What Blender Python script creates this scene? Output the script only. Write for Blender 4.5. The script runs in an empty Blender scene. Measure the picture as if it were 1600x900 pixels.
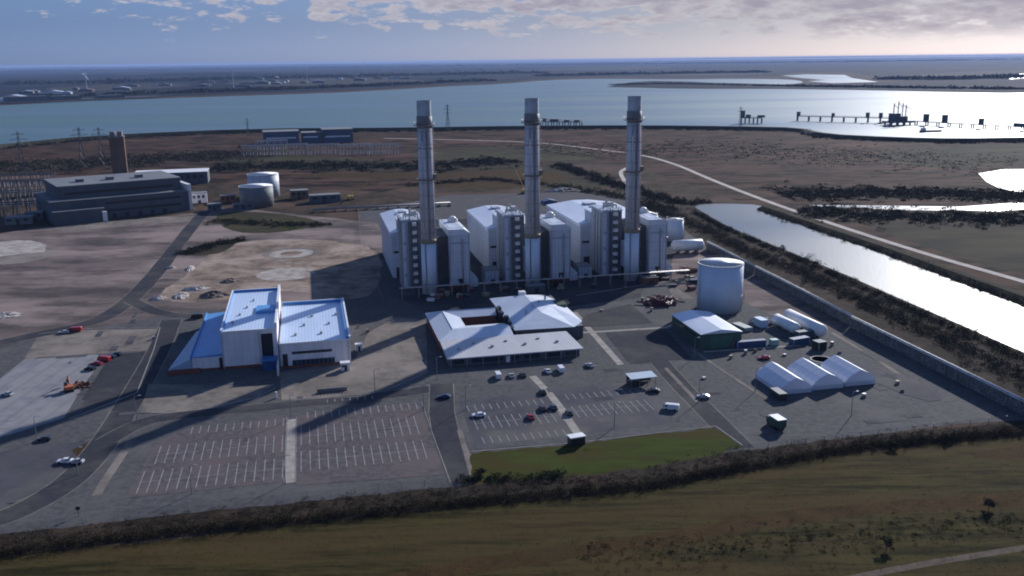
import bpy, bmesh, math, random
import numpy as np
from mathutils import Vector, Matrix
random.seed(7); RNG = np.random.default_rng(7)
R = math.radians
SC = bpy.context.scene; COL = SC.collection

# ------------------------------------------------------------------ camera
H = 110.0; F = 1450.0
ROLL = math.atan(19 / 1600.0)
PITCH = math.atan((450 - 93.5) * math.cos(ROLL) / F)
cam_d = bpy.data.cameras.new("camera"); cam = bpy.data.objects.new("camera", cam_d); COL.objects.link(cam)
cam_d.sensor_width = 36.0; cam_d.lens = 36.0 * F / 1600.0
cam_d.clip_start = 1.0; cam_d.clip_end = 120000.0
_fw = Vector((0, math.cos(PITCH), -math.sin(PITCH))); _up = Vector((0, math.sin(PITCH), math.cos(PITCH))); _rt = Vector((1, 0, 0))
_x = _rt * math.cos(ROLL) - _up * math.sin(ROLL); _y = _rt * math.sin(ROLL) + _up * math.cos(ROLL)
cam.matrix_world = Matrix(((_x.x, _y.x, -_fw.x, 0), (_x.y, _y.y, -_fw.y, 0), (_x.z, _y.z, -_fw.z, H), (0, 0, 0, 1)))
SC.camera = cam

# ------------------------------------------------------------------ world, sun, exposure
SUN_AZ = 33.0; SUN_EL = 21.6
w = bpy.data.worlds.new("World"); SC.world = w; w.use_nodes = True
nt = w.node_tree; nt.nodes.clear()
def N(t, **kw):
    n = nt.nodes.new(t)
    for k, v in kw.items(): setattr(n, k, v)
    return n
def LK(a, b): nt.links.new(a, b)
sky = N('ShaderNodeTexSky', sky_type='NISHITA'); sky.sun_disc = False
sky.sun_elevation = R(SUN_EL); sky.sun_rotation = R(SUN_AZ); sky.altitude = 100; sky.air_density = 1.0; sky.dust_density = 0.6; sky.ozone_density = 2.2
tc = N('ShaderNodeTexCoord'); sep = N('ShaderNodeSeparateXYZ'); LK(tc.outputs['Generated'], sep.inputs[0])
def M(op, a, b=None, clamp=False):
    n = N('ShaderNodeMath', operation=op); n.use_clamp = clamp
    for i, v in enumerate((a, b)):
        if v is None: continue
        if isinstance(v, (int, float)): n.inputs[i].default_value = v
        else: LK(v, n.inputs[i])
    return n.outputs[0]
mp = N('ShaderNodeMapping'); mp.inputs['Scale'].default_value = (27, 27, 100); LK(tc.outputs['Generated'], mp.inputs[0])
n1 = N('ShaderNodeTexNoise'); n1.inputs['Scale'].default_value = 1.0; n1.inputs['Detail'].default_value = 7; n1.inputs['Roughness'].default_value = .6; LK(mp.outputs[0], n1.inputs[0])
mp2 = N('ShaderNodeMapping'); mp2.inputs['Scale'].default_value = (34, 34, 120); mp2.inputs['Location'].default_value = (3, 1, 7); LK(tc.outputs['Generated'], mp2.inputs[0])
n2 = N('ShaderNodeTexNoise'); n2.inputs['Scale'].default_value = 1.0; n2.inputs['Detail'].default_value = 6; n2.inputs['Roughness'].default_value = .6; LK(mp2.outputs[0], n2.inputs[0])
# cover: more cloud to the east (right) and higher up
bias = M('ADD', M('MULTIPLY', sep.outputs[0], .36), M('SUBTRACT', M('MULTIPLY', M('MINIMUM', sep.outputs[2], .09), 5.0), .13))
cov = M('ADD', n1.outputs[0], bias)
cr = N('ShaderNodeMapRange', interpolation_type='SMOOTHSTEP'); LK(cov, cr.inputs[0])
for i, v in ((1, .53), (2, .64), (3, 0), (4, .8)): cr.inputs[i].default_value = v
ramp = N('ShaderNodeValToRGB'); LK(M('SUBTRACT', M('MULTIPLY', n2.outputs[0], .5), M('MULTIPLY', M('SUBTRACT', cov, .75), 1.1)), ramp.inputs[0])
ramp.color_ramp.elements[0].position = .16; ramp.color_ramp.elements[0].color = (1.9, 1.75, 2.2, 1)
ramp.color_ramp.elements[1].position = .48; ramp.color_ramp.elements[1].color = (3.5, 3.3, 3.5, 1)
tint = N('ShaderNodeMixRGB', blend_type='MULTIPLY'); tint.inputs[0].default_value = 1; tint.inputs[2].default_value = (.66, .78, 1.08, 1); LK(sky.outputs[0], tint.inputs[1])
fade = N('ShaderNodeMapRange', interpolation_type='SMOOTHSTEP'); LK(sep.outputs[2], fade.inputs[0])
for i, v in ((1, .10), (2, .24), (3, 1), (4, 0)): fade.inputs[i].default_value = v
hz_ = N('ShaderNodeMapRange', interpolation_type='SMOOTHSTEP'); LK(sep.outputs[2], hz_.inputs[0])
for i, v in ((1, .010), (2, .030), (3, 0), (4, 1)): hz_.inputs[i].default_value = v
cf = M('MULTIPLY', M('MULTIPLY', cr.outputs[0], fade.outputs[0]), hz_.outputs[0])
# cool, hazy winter sky: most of the sunset yellow taken out, bluer to the west (left)
bw = N('ShaderNodeRGBToBW'); LK(sky.outputs[0], bw.inputs[0])
side = N('ShaderNodeMapRange', interpolation_type='SMOOTHSTEP'); LK(sep.outputs[0], side.inputs[0])
for i, v in ((1, -.55), (2, .35), (3, 0), (4, 1)): side.inputs[i].default_value = v
hue = N('ShaderNodeMixRGB'); LK(M('MULTIPLY', side.outputs[0], fade.outputs[0]), hue.inputs[0]); hue.inputs[1].default_value = (.225, .40, .88, 1); hue.inputs[2].default_value = (.265, .25, .32, 1)
cool = N('ShaderNodeMixRGB', blend_type='MULTIPLY'); cool.inputs[0].default_value = 1; LK(bw.outputs[0], cool.inputs[1]); LK(hue.outputs[0], cool.inputs[2])
tint2 = N('ShaderNodeMixRGB'); tint2.inputs[0].default_value = .75; LK(tint.outputs[0], tint2.inputs[1]); LK(cool.outputs[0], tint2.inputs[2])
low = N('ShaderNodeMapRange', interpolation_type='SMOOTHSTEP'); LK(sep.outputs[2], low.inputs[0])
for i, v in ((1, .02), (2, .30), (3, .50), (4, 1.15)): low.inputs[i].default_value = v
glow = N('ShaderNodeMapRange', interpolation_type='SMOOTHSTEP'); LK(sep.outputs[2], glow.inputs[0])
for i, v in ((1, -.005), (2, .045), (3, 1.32), (4, 1.0)): glow.inputs[i].default_value = v
dim = N('ShaderNodeMixRGB', blend_type='MULTIPLY'); dim.inputs[0].default_value = 1; LK(tint2.outputs[0], dim.inputs[1]); LK(M('MULTIPLY', low.outputs[0], glow.outputs[0]), dim.inputs[2])
mx = N('ShaderNodeMixRGB'); LK(cf, mx.inputs[0]); LK(dim.outputs[0], mx.inputs[1]); LK(ramp.outputs[0], mx.inputs[2])
bg = N('ShaderNodeBackground'); bg.inputs[1].default_value = 0.115; LK(mx.outputs[0], bg.inputs[0])
wo = N('ShaderNodeOutputWorld'); LK(bg.outputs[0], wo.inputs[0])
sl = bpy.data.lights.new("sun", 'SUN'); sl.energy = 4.2; sl.angle = R(0.6); sl.color = (1, .97, .94)
so = bpy.data.objects.new("sun", sl); COL.objects.link(so)
_sd = Vector((math.sin(R(SUN_AZ)) * math.cos(R(SUN_EL)), math.cos(R(SUN_AZ)) * math.cos(R(SUN_EL)), math.sin(R(SUN_EL))))
so.rotation_euler = _sd.to_track_quat('Z', 'Y').to_euler(); so.location = (200, 300, 300)
vs = SC.view_settings; vs.view_transform = 'Standard'; vs.look = 'None'; vs.gamma = 1; vs.exposure = 0.6; vs.use_curve_mapping = False
SC.cycles.use_denoising = True; SC.cycles.max_bounces = 5; SC.cycles.volume_bounces = 0; SC.cycles.filter_width = 1.9
SC.cycles.caustics_reflective = False; SC.cycles.caustics_refractive = False; SC.cycles.sample_clamp_indirect = 4

# ------------------------------------------------------------------ coordinates
PHI = R(12.3); CP, SP = math.cos(PHI), math.sin(PHI)
def ray(u, v):
    a = (u - 800) / F; b = -(v - 450) / F
    return _x * a + _y * b + _fw
def G(u, v, z=0.0):
    d = ray(u, v); t = (z - H) / d.z; return (d.x * t, d.y * t)
def W(X, Y): return (X * CP - Y * SP, X * SP + Y * CP)
def toS(x, y): return (x * CP + y * SP, -x * SP + y * CP)
def S(u, v, z=0.0): return toS(*G(u, v, z))

# ------------------------------------------------------------------ materials
MATS = {}
def mat(name, c1, c2=None, rough=.8, scale=.2, stretch=(1, 1, 1), c3=None, scale3=.02, metallic=0.0, bump=0.0, bscale=1.0, lo=.35, hi=.65, lo3=.45, hi3=.62, island=0.0, spec=None, stripe=None, seam=None, rot=0):
    """c1/c2 mixed by a fine noise, c3 laid over in large patches; stripe=(axis vector, period) adds cladding ribs"""
    if name in MATS: return MATS[name]
    m = bpy.data.materials.new(name); m.use_nodes = True; MATS[name] = m
    t = m.node_tree; P = t.nodes['Principled BSDF']; L = t.links.new
    P.inputs['Roughness'].default_value = rough; P.inputs['Metallic'].default_value = metallic
    if rough >= .8: spec = .02
    if spec is not None: P.inputs['Specular IOR Level'].default_value = spec
    co = t.nodes.new('ShaderNodeTexCoord'); mpn = t.nodes.new('ShaderNodeMapping'); mpn.inputs['Scale'].default_value = stretch; mpn.inputs['Rotation'].default_value = (0, 0, R(rot))
    geo = t.nodes.new('ShaderNodeNewGeometry')
    L(co.outputs['Object'], mpn.inputs[0])
    def noise(s, d=5, r=.6):
        n = t.nodes.new('ShaderNodeTexNoise'); n.inputs['Scale'].default_value = s; n.inputs['Detail'].default_value = d + 2; n.inputs['Roughness'].default_value = r + .1
        L(mpn.outputs[0], n.inputs[0]); return n.outputs[0]
    def rng(s, a, b, e=0, f=1):
        n = t.nodes.new('ShaderNodeMapRange'); n.interpolation_type = 'SMOOTHSTEP'; L(s, n.inputs[0])
        for i, v in ((1, a), (2, b), (3, e), (4, f)): n.inputs[i].default_value = v
        return n.outputs[0]
    def mix(f, a, b, bt='MIX'):
        n = t.nodes.new('ShaderNodeMixRGB'); n.blend_type = bt
        if isinstance(f, float): n.inputs[0].default_value = f
        else: L(f, n.inputs[0])
        for i, q in ((1, a), (2, b)):
            if isinstance(q, tuple): n.inputs[i].default_value = q + (1,)
            else: L(q, n.inputs[i])
        return n.outputs[0]
    if c2 is None: c2 = tuple(c * .8 for c in c1)
    col = mix(rng(noise(scale), lo, hi), c1, c2)
    if c3: col = mix(rng(noise(scale3, 6, .62), lo3, hi3), col, c3)
    if island:
        rr = rng(geo.outputs['Random Per Island'], 0, 1, 1 - island, 1 + island)
        cb = t.nodes.new('ShaderNodeCombineXYZ')
        for i in range(3): L(rr, cb.inputs[i])
        col = mix(1.0, col, cb.outputs[0], 'MULTIPLY')
    bh = None
    if stripe:
        ax, per, amt = stripe
        wv = t.nodes.new('ShaderNodeTexWave'); wv.wave_type = 'BANDS'; wv.bands_direction = ax; wv.inputs['Scale'].default_value = 1.0 / per * .314 * 1; wv.inputs['Distortion'].default_value = 0
        L(co.outputs['Object'], wv.inputs[0])
        col = mix(rng(wv.outputs[1], .0, .35, amt, 0), col, tuple(c * .35 for c in c1)); bh = wv.outputs[1]
    if seam:
        wv = t.nodes.new('ShaderNodeTexWave'); wv.wave_type = 'BANDS'; wv.bands_direction = 'Z'; wv.inputs['Scale'].default_value = .314 / seam[0]; wv.inputs['Distortion'].default_value = 0
        L(co.outputs['Object'], wv.inputs[0]); col = mix(rng(wv.outputs[1], .0, .06, seam[1], 0), col, tuple(c * .3 for c in c1))
    L(col, P.inputs['Base Color'])
    if bump:
        b = t.nodes.new('ShaderNodeBump'); b.inputs['Strength'].default_value = min(1, bump); b.inputs['Distance'].default_value = max(bump, .1)
        L(noise(bscale, 4, .6), b.inputs['Height']); L(b.outputs[0], P.inputs['Normal'])
    return m

def water_mat(name, c, rough, s1, stretch, dist, big=None):
    m = bpy.data.materials.new(name); m.use_nodes = True; t = m.node_tree; P = t.nodes['Principled BSDF']; L = t.links.new
    P.inputs['Roughness'].default_value = rough; P.inputs['IOR'].default_value = 1.33
    co = t.nodes.new('ShaderNodeTexCoord'); mpn = t.nodes.new('ShaderNodeMapping'); mpn.inputs['Scale'].default_value = stretch; mpn.inputs['Rotation'].default_value = (0, 0, R(8)); L(co.outputs['Object'], mpn.inputs[0])
    n = t.nodes.new('ShaderNodeTexNoise'); n.inputs['Scale'].default_value = s1; n.inputs['Detail'].default_value = 5; L(mpn.outputs[0], n.inputs[0])
    b = t.nodes.new('ShaderNodeBump'); b.inputs['Strength'].default_value = .6; b.inputs['Distance'].default_value = dist; L(n.outputs[0], b.inputs['Height']); L(b.outputs[0], P.inputs['Normal'])
    n2 = t.nodes.new('ShaderNodeTexNoise'); n2.inputs['Scale'].default_value = .0022; n2.inputs['Detail'].default_value = 5; mp2 = t.nodes.new('ShaderNodeMapping'); mp2.inputs['Scale'].default_value = (.25, 1.6, 1); L(co.outputs['Object'], mp2.inputs[0]); L(mp2.outputs[0], n2.inputs[0])
    mr = t.nodes.new('ShaderNodeMapRange'); L(n2.outputs[0], mr.inputs[0])
    for i, v in ((1, .35), (2, .65), (3, rough * .75), (4, rough * 1.25)): mr.inputs[i].default_value = v
    L(mr.outputs[0], P.inputs['Roughness'])
    mx = t.nodes.new('ShaderNodeMixRGB'); L(n2.outputs[0], mx.inputs[0]); mx.inputs[1].default_value = tuple(q * .8 for q in c) + (1,); mx.inputs[2].default_value = tuple(q * 1.25 for q in c) + (1,); L(mx.outputs[0], P.inputs['Base Color'])
    return m

# land and paving
m_land = mat('rough_land', (0.0595, 0.0436, 0.0310), (0.0252, 0.0224, 0.0155), .95, .09, c3=(0.0910, 0.0607, 0.0471), scale3=.012, lo=.42, hi=.6, bump=.15, bscale=.35, spec=.15)
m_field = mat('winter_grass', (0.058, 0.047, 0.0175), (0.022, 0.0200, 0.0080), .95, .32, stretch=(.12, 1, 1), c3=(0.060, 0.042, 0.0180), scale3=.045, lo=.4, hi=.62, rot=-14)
m_tanstrip = mat('dry_grass_strip', (0.0640, 0.0384, 0.0165), (0.0400, 0.0256, 0.0110), .95, .15, c3=(0.0480, 0.0333, 0.0150), scale3=.04, lo3=.5, bump=.4, spec=.1)
m_marsh = mat('marsh', (0.072, 0.043, 0.0300), (0.0090, 0.0085, 0.0070), .95, .05, stretch=(.45, 1, 1), c3=(0.105, 0.058, 0.045), scale3=.012, lo=.42, hi=.6, lo3=.5, hi3=.66, bump=.2, bscale=.1, spec=.1)
m_marshdark = mat('dark_marsh', (0.0210, 0.0205, 0.0165), (0.0525, 0.0449, 0.0277), .95, .035, stretch=(.5, 1, 1), c3=(0.0595, 0.0561, 0.0277), scale3=.006, bump=.4, bscale=.1, spec=.1)
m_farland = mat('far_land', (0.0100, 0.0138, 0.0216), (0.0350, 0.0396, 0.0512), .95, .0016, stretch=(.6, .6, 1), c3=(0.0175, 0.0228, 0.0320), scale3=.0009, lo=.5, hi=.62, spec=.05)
m_farfield = mat('far_field', (0.0600, 0.0600, 0.0525), (0.0420, 0.0396, 0.0375), .95, .003, stretch=(.4, 1.6, 1), spec=.05)
m_asph = mat('asphalt', (.102, .101, .102), (.068, .068, .071), .85, .5, c3=(.112, .107, .108), scale3=.05, lo=.38, hi=.64, lo3=.48, hi3=.66)
m_asph2 = mat('dark_asphalt', (0.0475, 0.0484, 0.0570), (0.0361, 0.0370, 0.0456), .85, .3, c3=(0.0712, 0.0684, 0.0684), scale3=.03, bump=.05, bscale=2)
m_carpark = mat('car_park_paving', (.118, .104, .106), (.078, .071, .075), .85, .5, c3=(.122, .100, .102), scale3=.05, lo=.4, hi=.6, bump=.05, bscale=2)
m_carpark2 = mat('grey_car_park_paving', (.088, .086, .098), (.056, .056, .066), .85, .12, c3=(.118, .112, .106), scale3=.03, bump=.05, bscale=2)
m_conc = mat('concrete_slab', (0.2400, 0.2400, 0.2574), (0.1725, 0.1725, 0.1872), .85, .15, c3=(0.2400, 0.2325, 0.2340), scale3=.05, stripe=('X', 6, .18))
m_gravel = mat('pale_gravel', (.190, .165, .145), (.120, .108, .098), .9, .2, c3=(.23, .20, .175), scale3=.03, bump=.1)
m_earth = mat('bare_earth', (.255, .195, .155), (.130, .100, .082), .92, .09, c3=(.34, .27, .225), scale3=.03, lo=.4, hi=.62, bump=.2)
m_earth2 = mat('brown_earth', (0.1500, 0.1176, 0.1104), (0.0696, 0.0600, 0.0576), .92, .05, stretch=(.5, 1, 1), c3=(0.2520, 0.1980, 0.1800), scale3=.016, lo=.4, hi=.62, bump=.2)
m_chalk = mat('chalk', (.42, .38, .35), (.26, .23, .20), .9, .15, c3=(.2, .17, .15), scale3=.06, lo3=.55, bump=.2)
m_verge_ = mat('green_verge', (0.0429, 0.0374, 0.0084), (0.0296, 0.0234, 0.0076), .95, .12, c3=(0.0555, 0.0354, 0.0147), scale3=.04, bump=.3, spec=.1)
m_verge = mat('mown_grass', (.046, .062, .012), (.030, .038, .009), .95, .2, stretch=(.3, 1, 1), c3=(.052, .040, .014), scale3=.05, rot=-12)
m_track = mat('track', (.52, .47, .43), (.38, .34, .30), .9, .1)
m_path = mat('pale_paving', (.36, .33, .29), (.25, .23, .21), .9, .3)
m_paint = mat('road_paint', (.29, .29, .31), (.16, .16, .16), .8, .5, lo=.4, hi=.75)
m_kerb = mat('kerb_stone', (.30, .29, .28), (.22, .21, .2), .85, .5)
m_lake = water_mat('water_estuary', (.062, .122, .140), .50, .06, (.35, 1.6, 1), .25)
m_chan = water_mat('water_channel', (.045, .065, .075), .43, .8, (.6, 1.3, 1), .14)
# building materials
m_roofw = mat('pale_metal_roof', (.64, .68, .76), (.53, .58, .66), .36, .08, stretch=(1, .25, 1), stripe=('X', .9, .35))
m_roofw2 = mat('pale_metal_roof_lapped', (.64, .68, .76), (.52, .57, .65), .38, .12, stretch=(.4, 1, 1), stripe=('Y', 1.0, .3))
m_clad = mat('grey_cladding', (0.3520, 0.4070, 0.4950), (0.2530, 0.2970, 0.3740), .6, .3, stretch=(1, 1, .12), c3=(0.4180, 0.4620, 0.5280), scale3=.12, stripe=('X', 1.6, .35), seam=(3.2, .22))
m_cladw = mat('light_cladding', (.56, .60, .68), (.45, .49, .57), .6, .3, stretch=(1, 1, .12), c3=(.54, .58, .64), scale3=.12, stripe=('X', 2.0, .25), seam=(4.5, .2))
m_wallw = mat('white_wall', (.74, .72, .74), (.62, .61, .64), .65, .25, stretch=(1, 1, .2), stripe=('X', 2.4, .12), seam=(3.4, .10))
m_steel = mat('shaft_steel', (.56, .56, .58), (.36, .36, .38), .95, .6, stretch=(1.6, 1.6, .06), c3=(.42, .36, .31), scale3=.5, lo3=.5, hi3=.6, seam=(6, .4))
m_collar = mat('sooty_collar', (.22, .195, .19), (.15, .14, .135), .7, .4)
m_cap = mat('cap_steel', (.38, .44, .48), (.27, .32, .36), .5, .3, metallic=.2)
m_ochre = mat('ochre_steel', (.27, .215, .13), (.18, .15, .10), .7, .4)
m_pipe = mat('pipe_steel', (.42, .42, .43), (.30, .30, .31), .5, .4, metallic=.3)
m_dark = mat('dark_opening', (.018, .02, .024), (.012, .014, .018), .4, .4)
m_glass = mat('window_glass', (.030, .038, .050), (.02, .026, .036), .12, .3)
m_blueglass = mat('blue_glazing', (.03, .09, .26), (.02, .06, .18), .25, .3)
m_blue = mat('blue_cladding', (.060, .24, .56), (.05, .19, .46), .45, .1, stripe=('X', 1.0, .3))
m_blueroof = mat('blue_roof', (.10, .32, .66), (.075, .26, .56), .45, .08, stretch=(1, .25, 1), stripe=('X', 1.0, .25))
m_trimw = mat('white_trim', (.75, .75, .75), (.62, .62, .63), .5, .3)
m_brick = mat('red_brick', (.21, .07, .045), (.15, .055, .04), .85, 1.2)
m_terra = mat('courtyard_brick', (.20, .085, .06), (.14, .06, .045), .85, .8)
m_rust = mat('rusty_steel', (.19, .085, .065), (.10, .055, .045), .8, .6)
m_maroon = mat('maroon_paint', (.16, .035, .045), (.10, .03, .035), .6, .6)
m_tank = mat('tank_paint', (0.5320, 0.6208, 0.7300), (0.4750, 0.5626, 0.6700), .45, .12, stretch=(1, 1, .3))
m_white = mat('white_paint', (.72, .73, .74), (.6, .61, .62), .5, .3)
m_green = mat('dark_green_cladding', (.022, .085, .062), (.015, .06, .045), .6, .4, stripe=('X', .8, .3))
m_bluebox = mat('blue_container_paint', (.022, .075, .19), (.015, .05, .13), .6, .5, stripe=('X', .5, .3))
m_canvas = mat('white_canvas', (.76, .80, .88), (.68, .72, .80), .6, .12, stripe=('Y', 3.0, .15))
_t = m_canvas.node_tree; _p = _t.nodes['Principled BSDF']; _tr = _t.nodes.new('ShaderNodeBsdfTranslucent'); _tr.inputs[0].default_value = (.72, .78, .90, 1)
_ms = _t.nodes.new('ShaderNodeMixShader'); _ms.inputs[0].default_value = .22; _t.links.new(_p.outputs[0], _ms.inputs[1]); _t.links.new(_tr.outputs[0], _ms.inputs[2]); _t.links.new(_ms.outputs[0], _t.nodes['Material Output'].inputs['Surface'])
m_oldbrick = mat('old_brown_concrete', (.185, .130, .095), (.13, .09, .07), .85, .1, stretch=(1, 1, .25))
m_oldclad = mat('weathered_blue_cladding', (.085, .105, .125), (.055, .07, .088), .7, .06, stretch=(1, 1, .4), stripe=('X', 2.0, .3))
m_oldroof = mat('weathered_roof', (.15, .165, .17), (.11, .12, .13), .7, .08)
m_rack = mat('barrier_panel', (.22, .24, .24), (.10, .11, .115), .7, .7, stripe=('Y', 1.2, .5))
m_racktop = mat('barrier_coping', (.60, .61, .62), (.38, .39, .40), .6, .5)
m_lattice = mat('galvanised_lattice', (.22, .23, .25), (.16, .17, .18), .5, .5, metallic=.3)
m_yellow = mat('yellow_paint', (.62, .42, .08), (.45, .3, .06), .5, .5)
m_orange = mat('orange_paint', (.48, .13, .04), (.3, .09, .04), .6, .5)
m_tyre = mat('rubber', (.02, .02, .02), None, .8)
m_lamp = mat('lamp_lens', (.6, .6, .58), None, .2)
m_rubble = mat('pale_rubble', (.55, .50, .47), (.34, .30, .27), .9, .8, bump=.3, bscale=2)
# foliage
def leafm(n, a, b, isl=.5): return mat(n, a, b, .8, .12, island=isl, spec=.15)
m_scrub = leafm('winter_scrub', (.085, .068, .045), (.048, .045, .030), .35)
m_scrubred = leafm('reddish_scrub', (.085, .052, .038), (.046, .038, .026), .35)
m_scrubgrn = leafm('olive_scrub', (.045, .055, .024), (.034, .038, .020))
m_scrubdk = leafm('dark_scrub', (.048, .046, .032), (.032, .034, .022), .35)
m_hedge = leafm('hedge_leaf', (.060, .046, .025), (.036, .030, .018), .3)
m_scrubsoil = mat('scrub_ground', (.040, .032, .024), (.020, .018, .013), .95, .25, c3=(.058, .042, .032), scale3=.05, spec=.1)
m_bark = mat('bark', (.08, .06, .045), (.05, .04, .03), .9, 2)
m_farwood = leafm('far_wood_foliage', (.034, .038, .030), (.024, .028, .024))

# ------------------------------------------------------------------ mesh helpers
class MB:
    def __init__(s): s.v = []; s.f = []
    def add(s, vs, fs):
        o = len(s.v); s.v += [tuple(p) for p in vs]; s.f += [tuple(i + o for i in f) for f in fs]; return s
    def box(s, x0, x1, y0, y1, z0, z1):
        return s.add([(x0, y0, z0), (x1, y0, z0), (x1, y1, z0), (x0, y1, z0), (x0, y0, z1), (x1, y0, z1), (x1, y1, z1), (x0, y1, z1)],
                     [(0, 3, 2, 1), (4, 5, 6, 7), (0, 1, 5, 4), (1, 2, 6, 5), (2, 3, 7, 6), (3, 0, 4, 7)])
    def hexa(s, b, t): # bottom quad, top quad (ccw)
        return s.add(list(b) + list(t), [(0, 3, 2, 1), (4, 5, 6, 7), (0, 1, 5, 4), (1, 2, 6, 5), (2, 3, 7, 6), (3, 0, 4, 7)])
    def prism(s, pts, z0, z1):
        n = len(pts); return s.add([(x, y, z0) for x, y in pts] + [(x, y, z1) for x, y in pts],
            [tuple(range(n - 1, -1, -1)), tuple(range(n, 2 * n))] + [(i, (i + 1) % n, n + (i + 1) % n, n + i) for i in range(n)])
    def cyl(s, x, y, z0, z1, r0, r1=None, n=20, caps=True):
        r1 = r0 if r1 is None else r1
        a = [2 * math.pi * i / n for i in range(n)]
        fs = [(i, (i + 1) % n, n + (i + 1) % n, n + i) for i in range(n)]
        if caps: fs += [tuple(range(n - 1, -1, -1)), tuple(range(n, 2 * n))]
        return s.add([(x + r0 * math.cos(t), y + r0 * math.sin(t), z0) for t in a] + [(x + r1 * math.cos(t), y + r1 * math.sin(t), z1) for t in a], fs)
    def tube(s, a, b, r, n=6, r2=None):
        a = Vector(a); b = Vector(b); d = (b - a).normalized(); q = d.to_track_quat('Z', 'Y'); r2 = r if r2 is None else r2
        vs = []
        for c, rr in ((a, r), (b, r2)):
            for i in range(n): t = 2 * math.pi * i / n; vs.append(tuple(c + q @ Vector((rr * math.cos(t), rr * math.sin(t), 0))))
        return s.add(vs, [(i, (i + 1) % n, n + (i + 1) % n, n + i) for i in range(n)] + [tuple(range(n - 1, -1, -1)), tuple(range(n, 2 * n))])
    def profile(s, prof, axis_y0, axis_y1): # prof = list (x,z) extruded along y
        n = len(prof); return s.add([(x, axis_y0, z) for x, z in prof] + [(x, axis_y1, z) for x, z in prof],
            [tuple(range(n)), tuple(range(2 * n - 1, n - 1, -1))] + [(i, n + i, n + (i + 1) % n, (i + 1) % n) for i in range(n)])
    def obj(s, name, m, parent=None, smooth=False, bevel=0):
        me = bpy.data.meshes.new(name); me.from_pydata(s.v, [], s.f); me.validate()
        bm = bmesh.new(); bm.from_mesh(me); bmesh.ops.recalc_face_normals(bm, faces=bm.faces); bm.to_mesh(me); bm.free()
        if smooth:
            for p in me.polygons: p.use_smooth = len(p.vertices) <= 4
        me.materials.append(m); o = bpy.data.objects.new(name, me); COL.objects.link(o)
        if parent: o.parent = parent
        if bevel:
            b = o.modifiers.new('bevel', 'BEVEL'); b.width = bevel; b.segments = 2; b.limit_method = 'ANGLE'
        return o
def tag(o, label=None, cat=None, group=None, kind=None):
    if label: o['label'] = label
    if cat: o['category'] = cat
    if group: o['group'] = group
    if kind: o['kind'] = kind
    return o
def T(name, label, cat, X, Y, rot=0, group=None, z=0):
    o = bpy.data.objects.new(name, None); COL.objects.link(o); x, y = W(X, Y)
    o.location = (x, y, z); o.rotation_euler = (0, 0, PHI + R(rot)); o.empty_display_size = 2
    return tag(o, label, cat, group)
def put(o, X, Y, rot=0, z=0):
    x, y = W(X, Y); o.location = (x, y, z); o.rotation_euler = (0, 0, PHI + R(rot)); return o
def dup(root, X, Y, rot=0, label=None, mats=None):
    r = root.copy(); COL.objects.link(r); put(r, X, Y, rot)
    if label: r['label'] = label
    for ch in list(root.children):
        c = ch.copy(); COL.objects.link(c); c.parent = r
        for g in ch.children:
            d = g.copy(); COL.objects.link(d); d.parent = c
    return r

# ------------------------------------------------------------------ setting: sheets
ZL = [0.03]
def ground_poly(name, pts, m, z=None):
    if z is None: ZL[0] += .0013; z = ZL[0]
    bm = bmesh.new(); vs = [bm.verts.new((x, y, z)) for x, y in pts]; f = bm.faces.new(vs); f.normal_update()
    if f.normal.z < 0: f.normal_flip()
    bmesh.ops.triangulate(bm, faces=[f])
    me = bpy.data.meshes.new(name); bm.to_mesh(me); bm.free(); me.materials.append(m)
    o = bpy.data.objects.new(name, me); COL.objects.link(o); o['kind'] = 'structure'; return o
def smooth_pts(pts, k=2, closed=True):
    for _ in range(k):
        n = len(pts); out = []
        rngi = range(n) if closed else range(n - 1)
        if not closed: out.append(pts[0])
        for i in rngi:
            a = pts[i]; b = pts[(i + 1) % n]
            out += [(a[0] * .75 + b[0] * .25, a[1] * .75 + b[1] * .25), (a[0] * .25 + b[0] * .75, a[1] * .25 + b[1] * .75)]
        if not closed: out.append(pts[-1])
        pts = out
    return pts
def patch(name, px, m, k=0, rough=0, z=None):
    pts = [G(u, v) for u, v in px]
    if k: pts = smooth_pts(pts, k)
    if rough:
        out = []
        for i, a in enumerate(pts):
            b = pts[(i + 1) % len(pts)]; d = math.hypot(b[0] - a[0], b[1] - a[1]); n = max(1, min(24, int(d / (rough * 3))))
            for j in range(n):
                t = j / n; out.append((a[0] + (b[0] - a[0]) * t + random.uniform(-rough, rough), a[1] + (b[1] - a[1]) * t + random.uniform(-rough, rough)))
        pts = out
    return ground_poly(name, pts, m, z)
def spatch(name, pts, m, z=None): return ground_poly(name, [W(*p) for p in pts], m, z)
def strip_pts(pts, wd):
    L_, R_ = [], []
    for i, p in enumerate(pts):
        a = pts[max(0, i - 1)]; b = pts[min(len(pts) - 1, i + 1)]; dx, dy = b[0] - a[0], b[1] - a[1]; l = math.hypot(dx, dy) or 1
        L_.append((p[0] - dy / l * wd / 2, p[1] + dx / l * wd / 2)); R_.append((p[0] + dy / l * wd / 2, p[1] - dx / l * wd / 2))
    return L_ + R_[::-1]
def road(name, px, wd, m, k=2, z=None):
    return ground_poly(name, strip_pts(smooth_pts([G(u, v) for u, v in px], k, False), wd), m, z)
_road = road
def road(name, px, wd, m, k=2, z=None):
    if name in ('service_road', 'access_road', 'road_lane'):
        pts = smooth_pts([G(u, v) for u, v in px], k, False); ground_poly('kerb_line', strip_pts(pts, wd + .7), m_gravel)
    return _road(name, px, wd, m, k, z)
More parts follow.
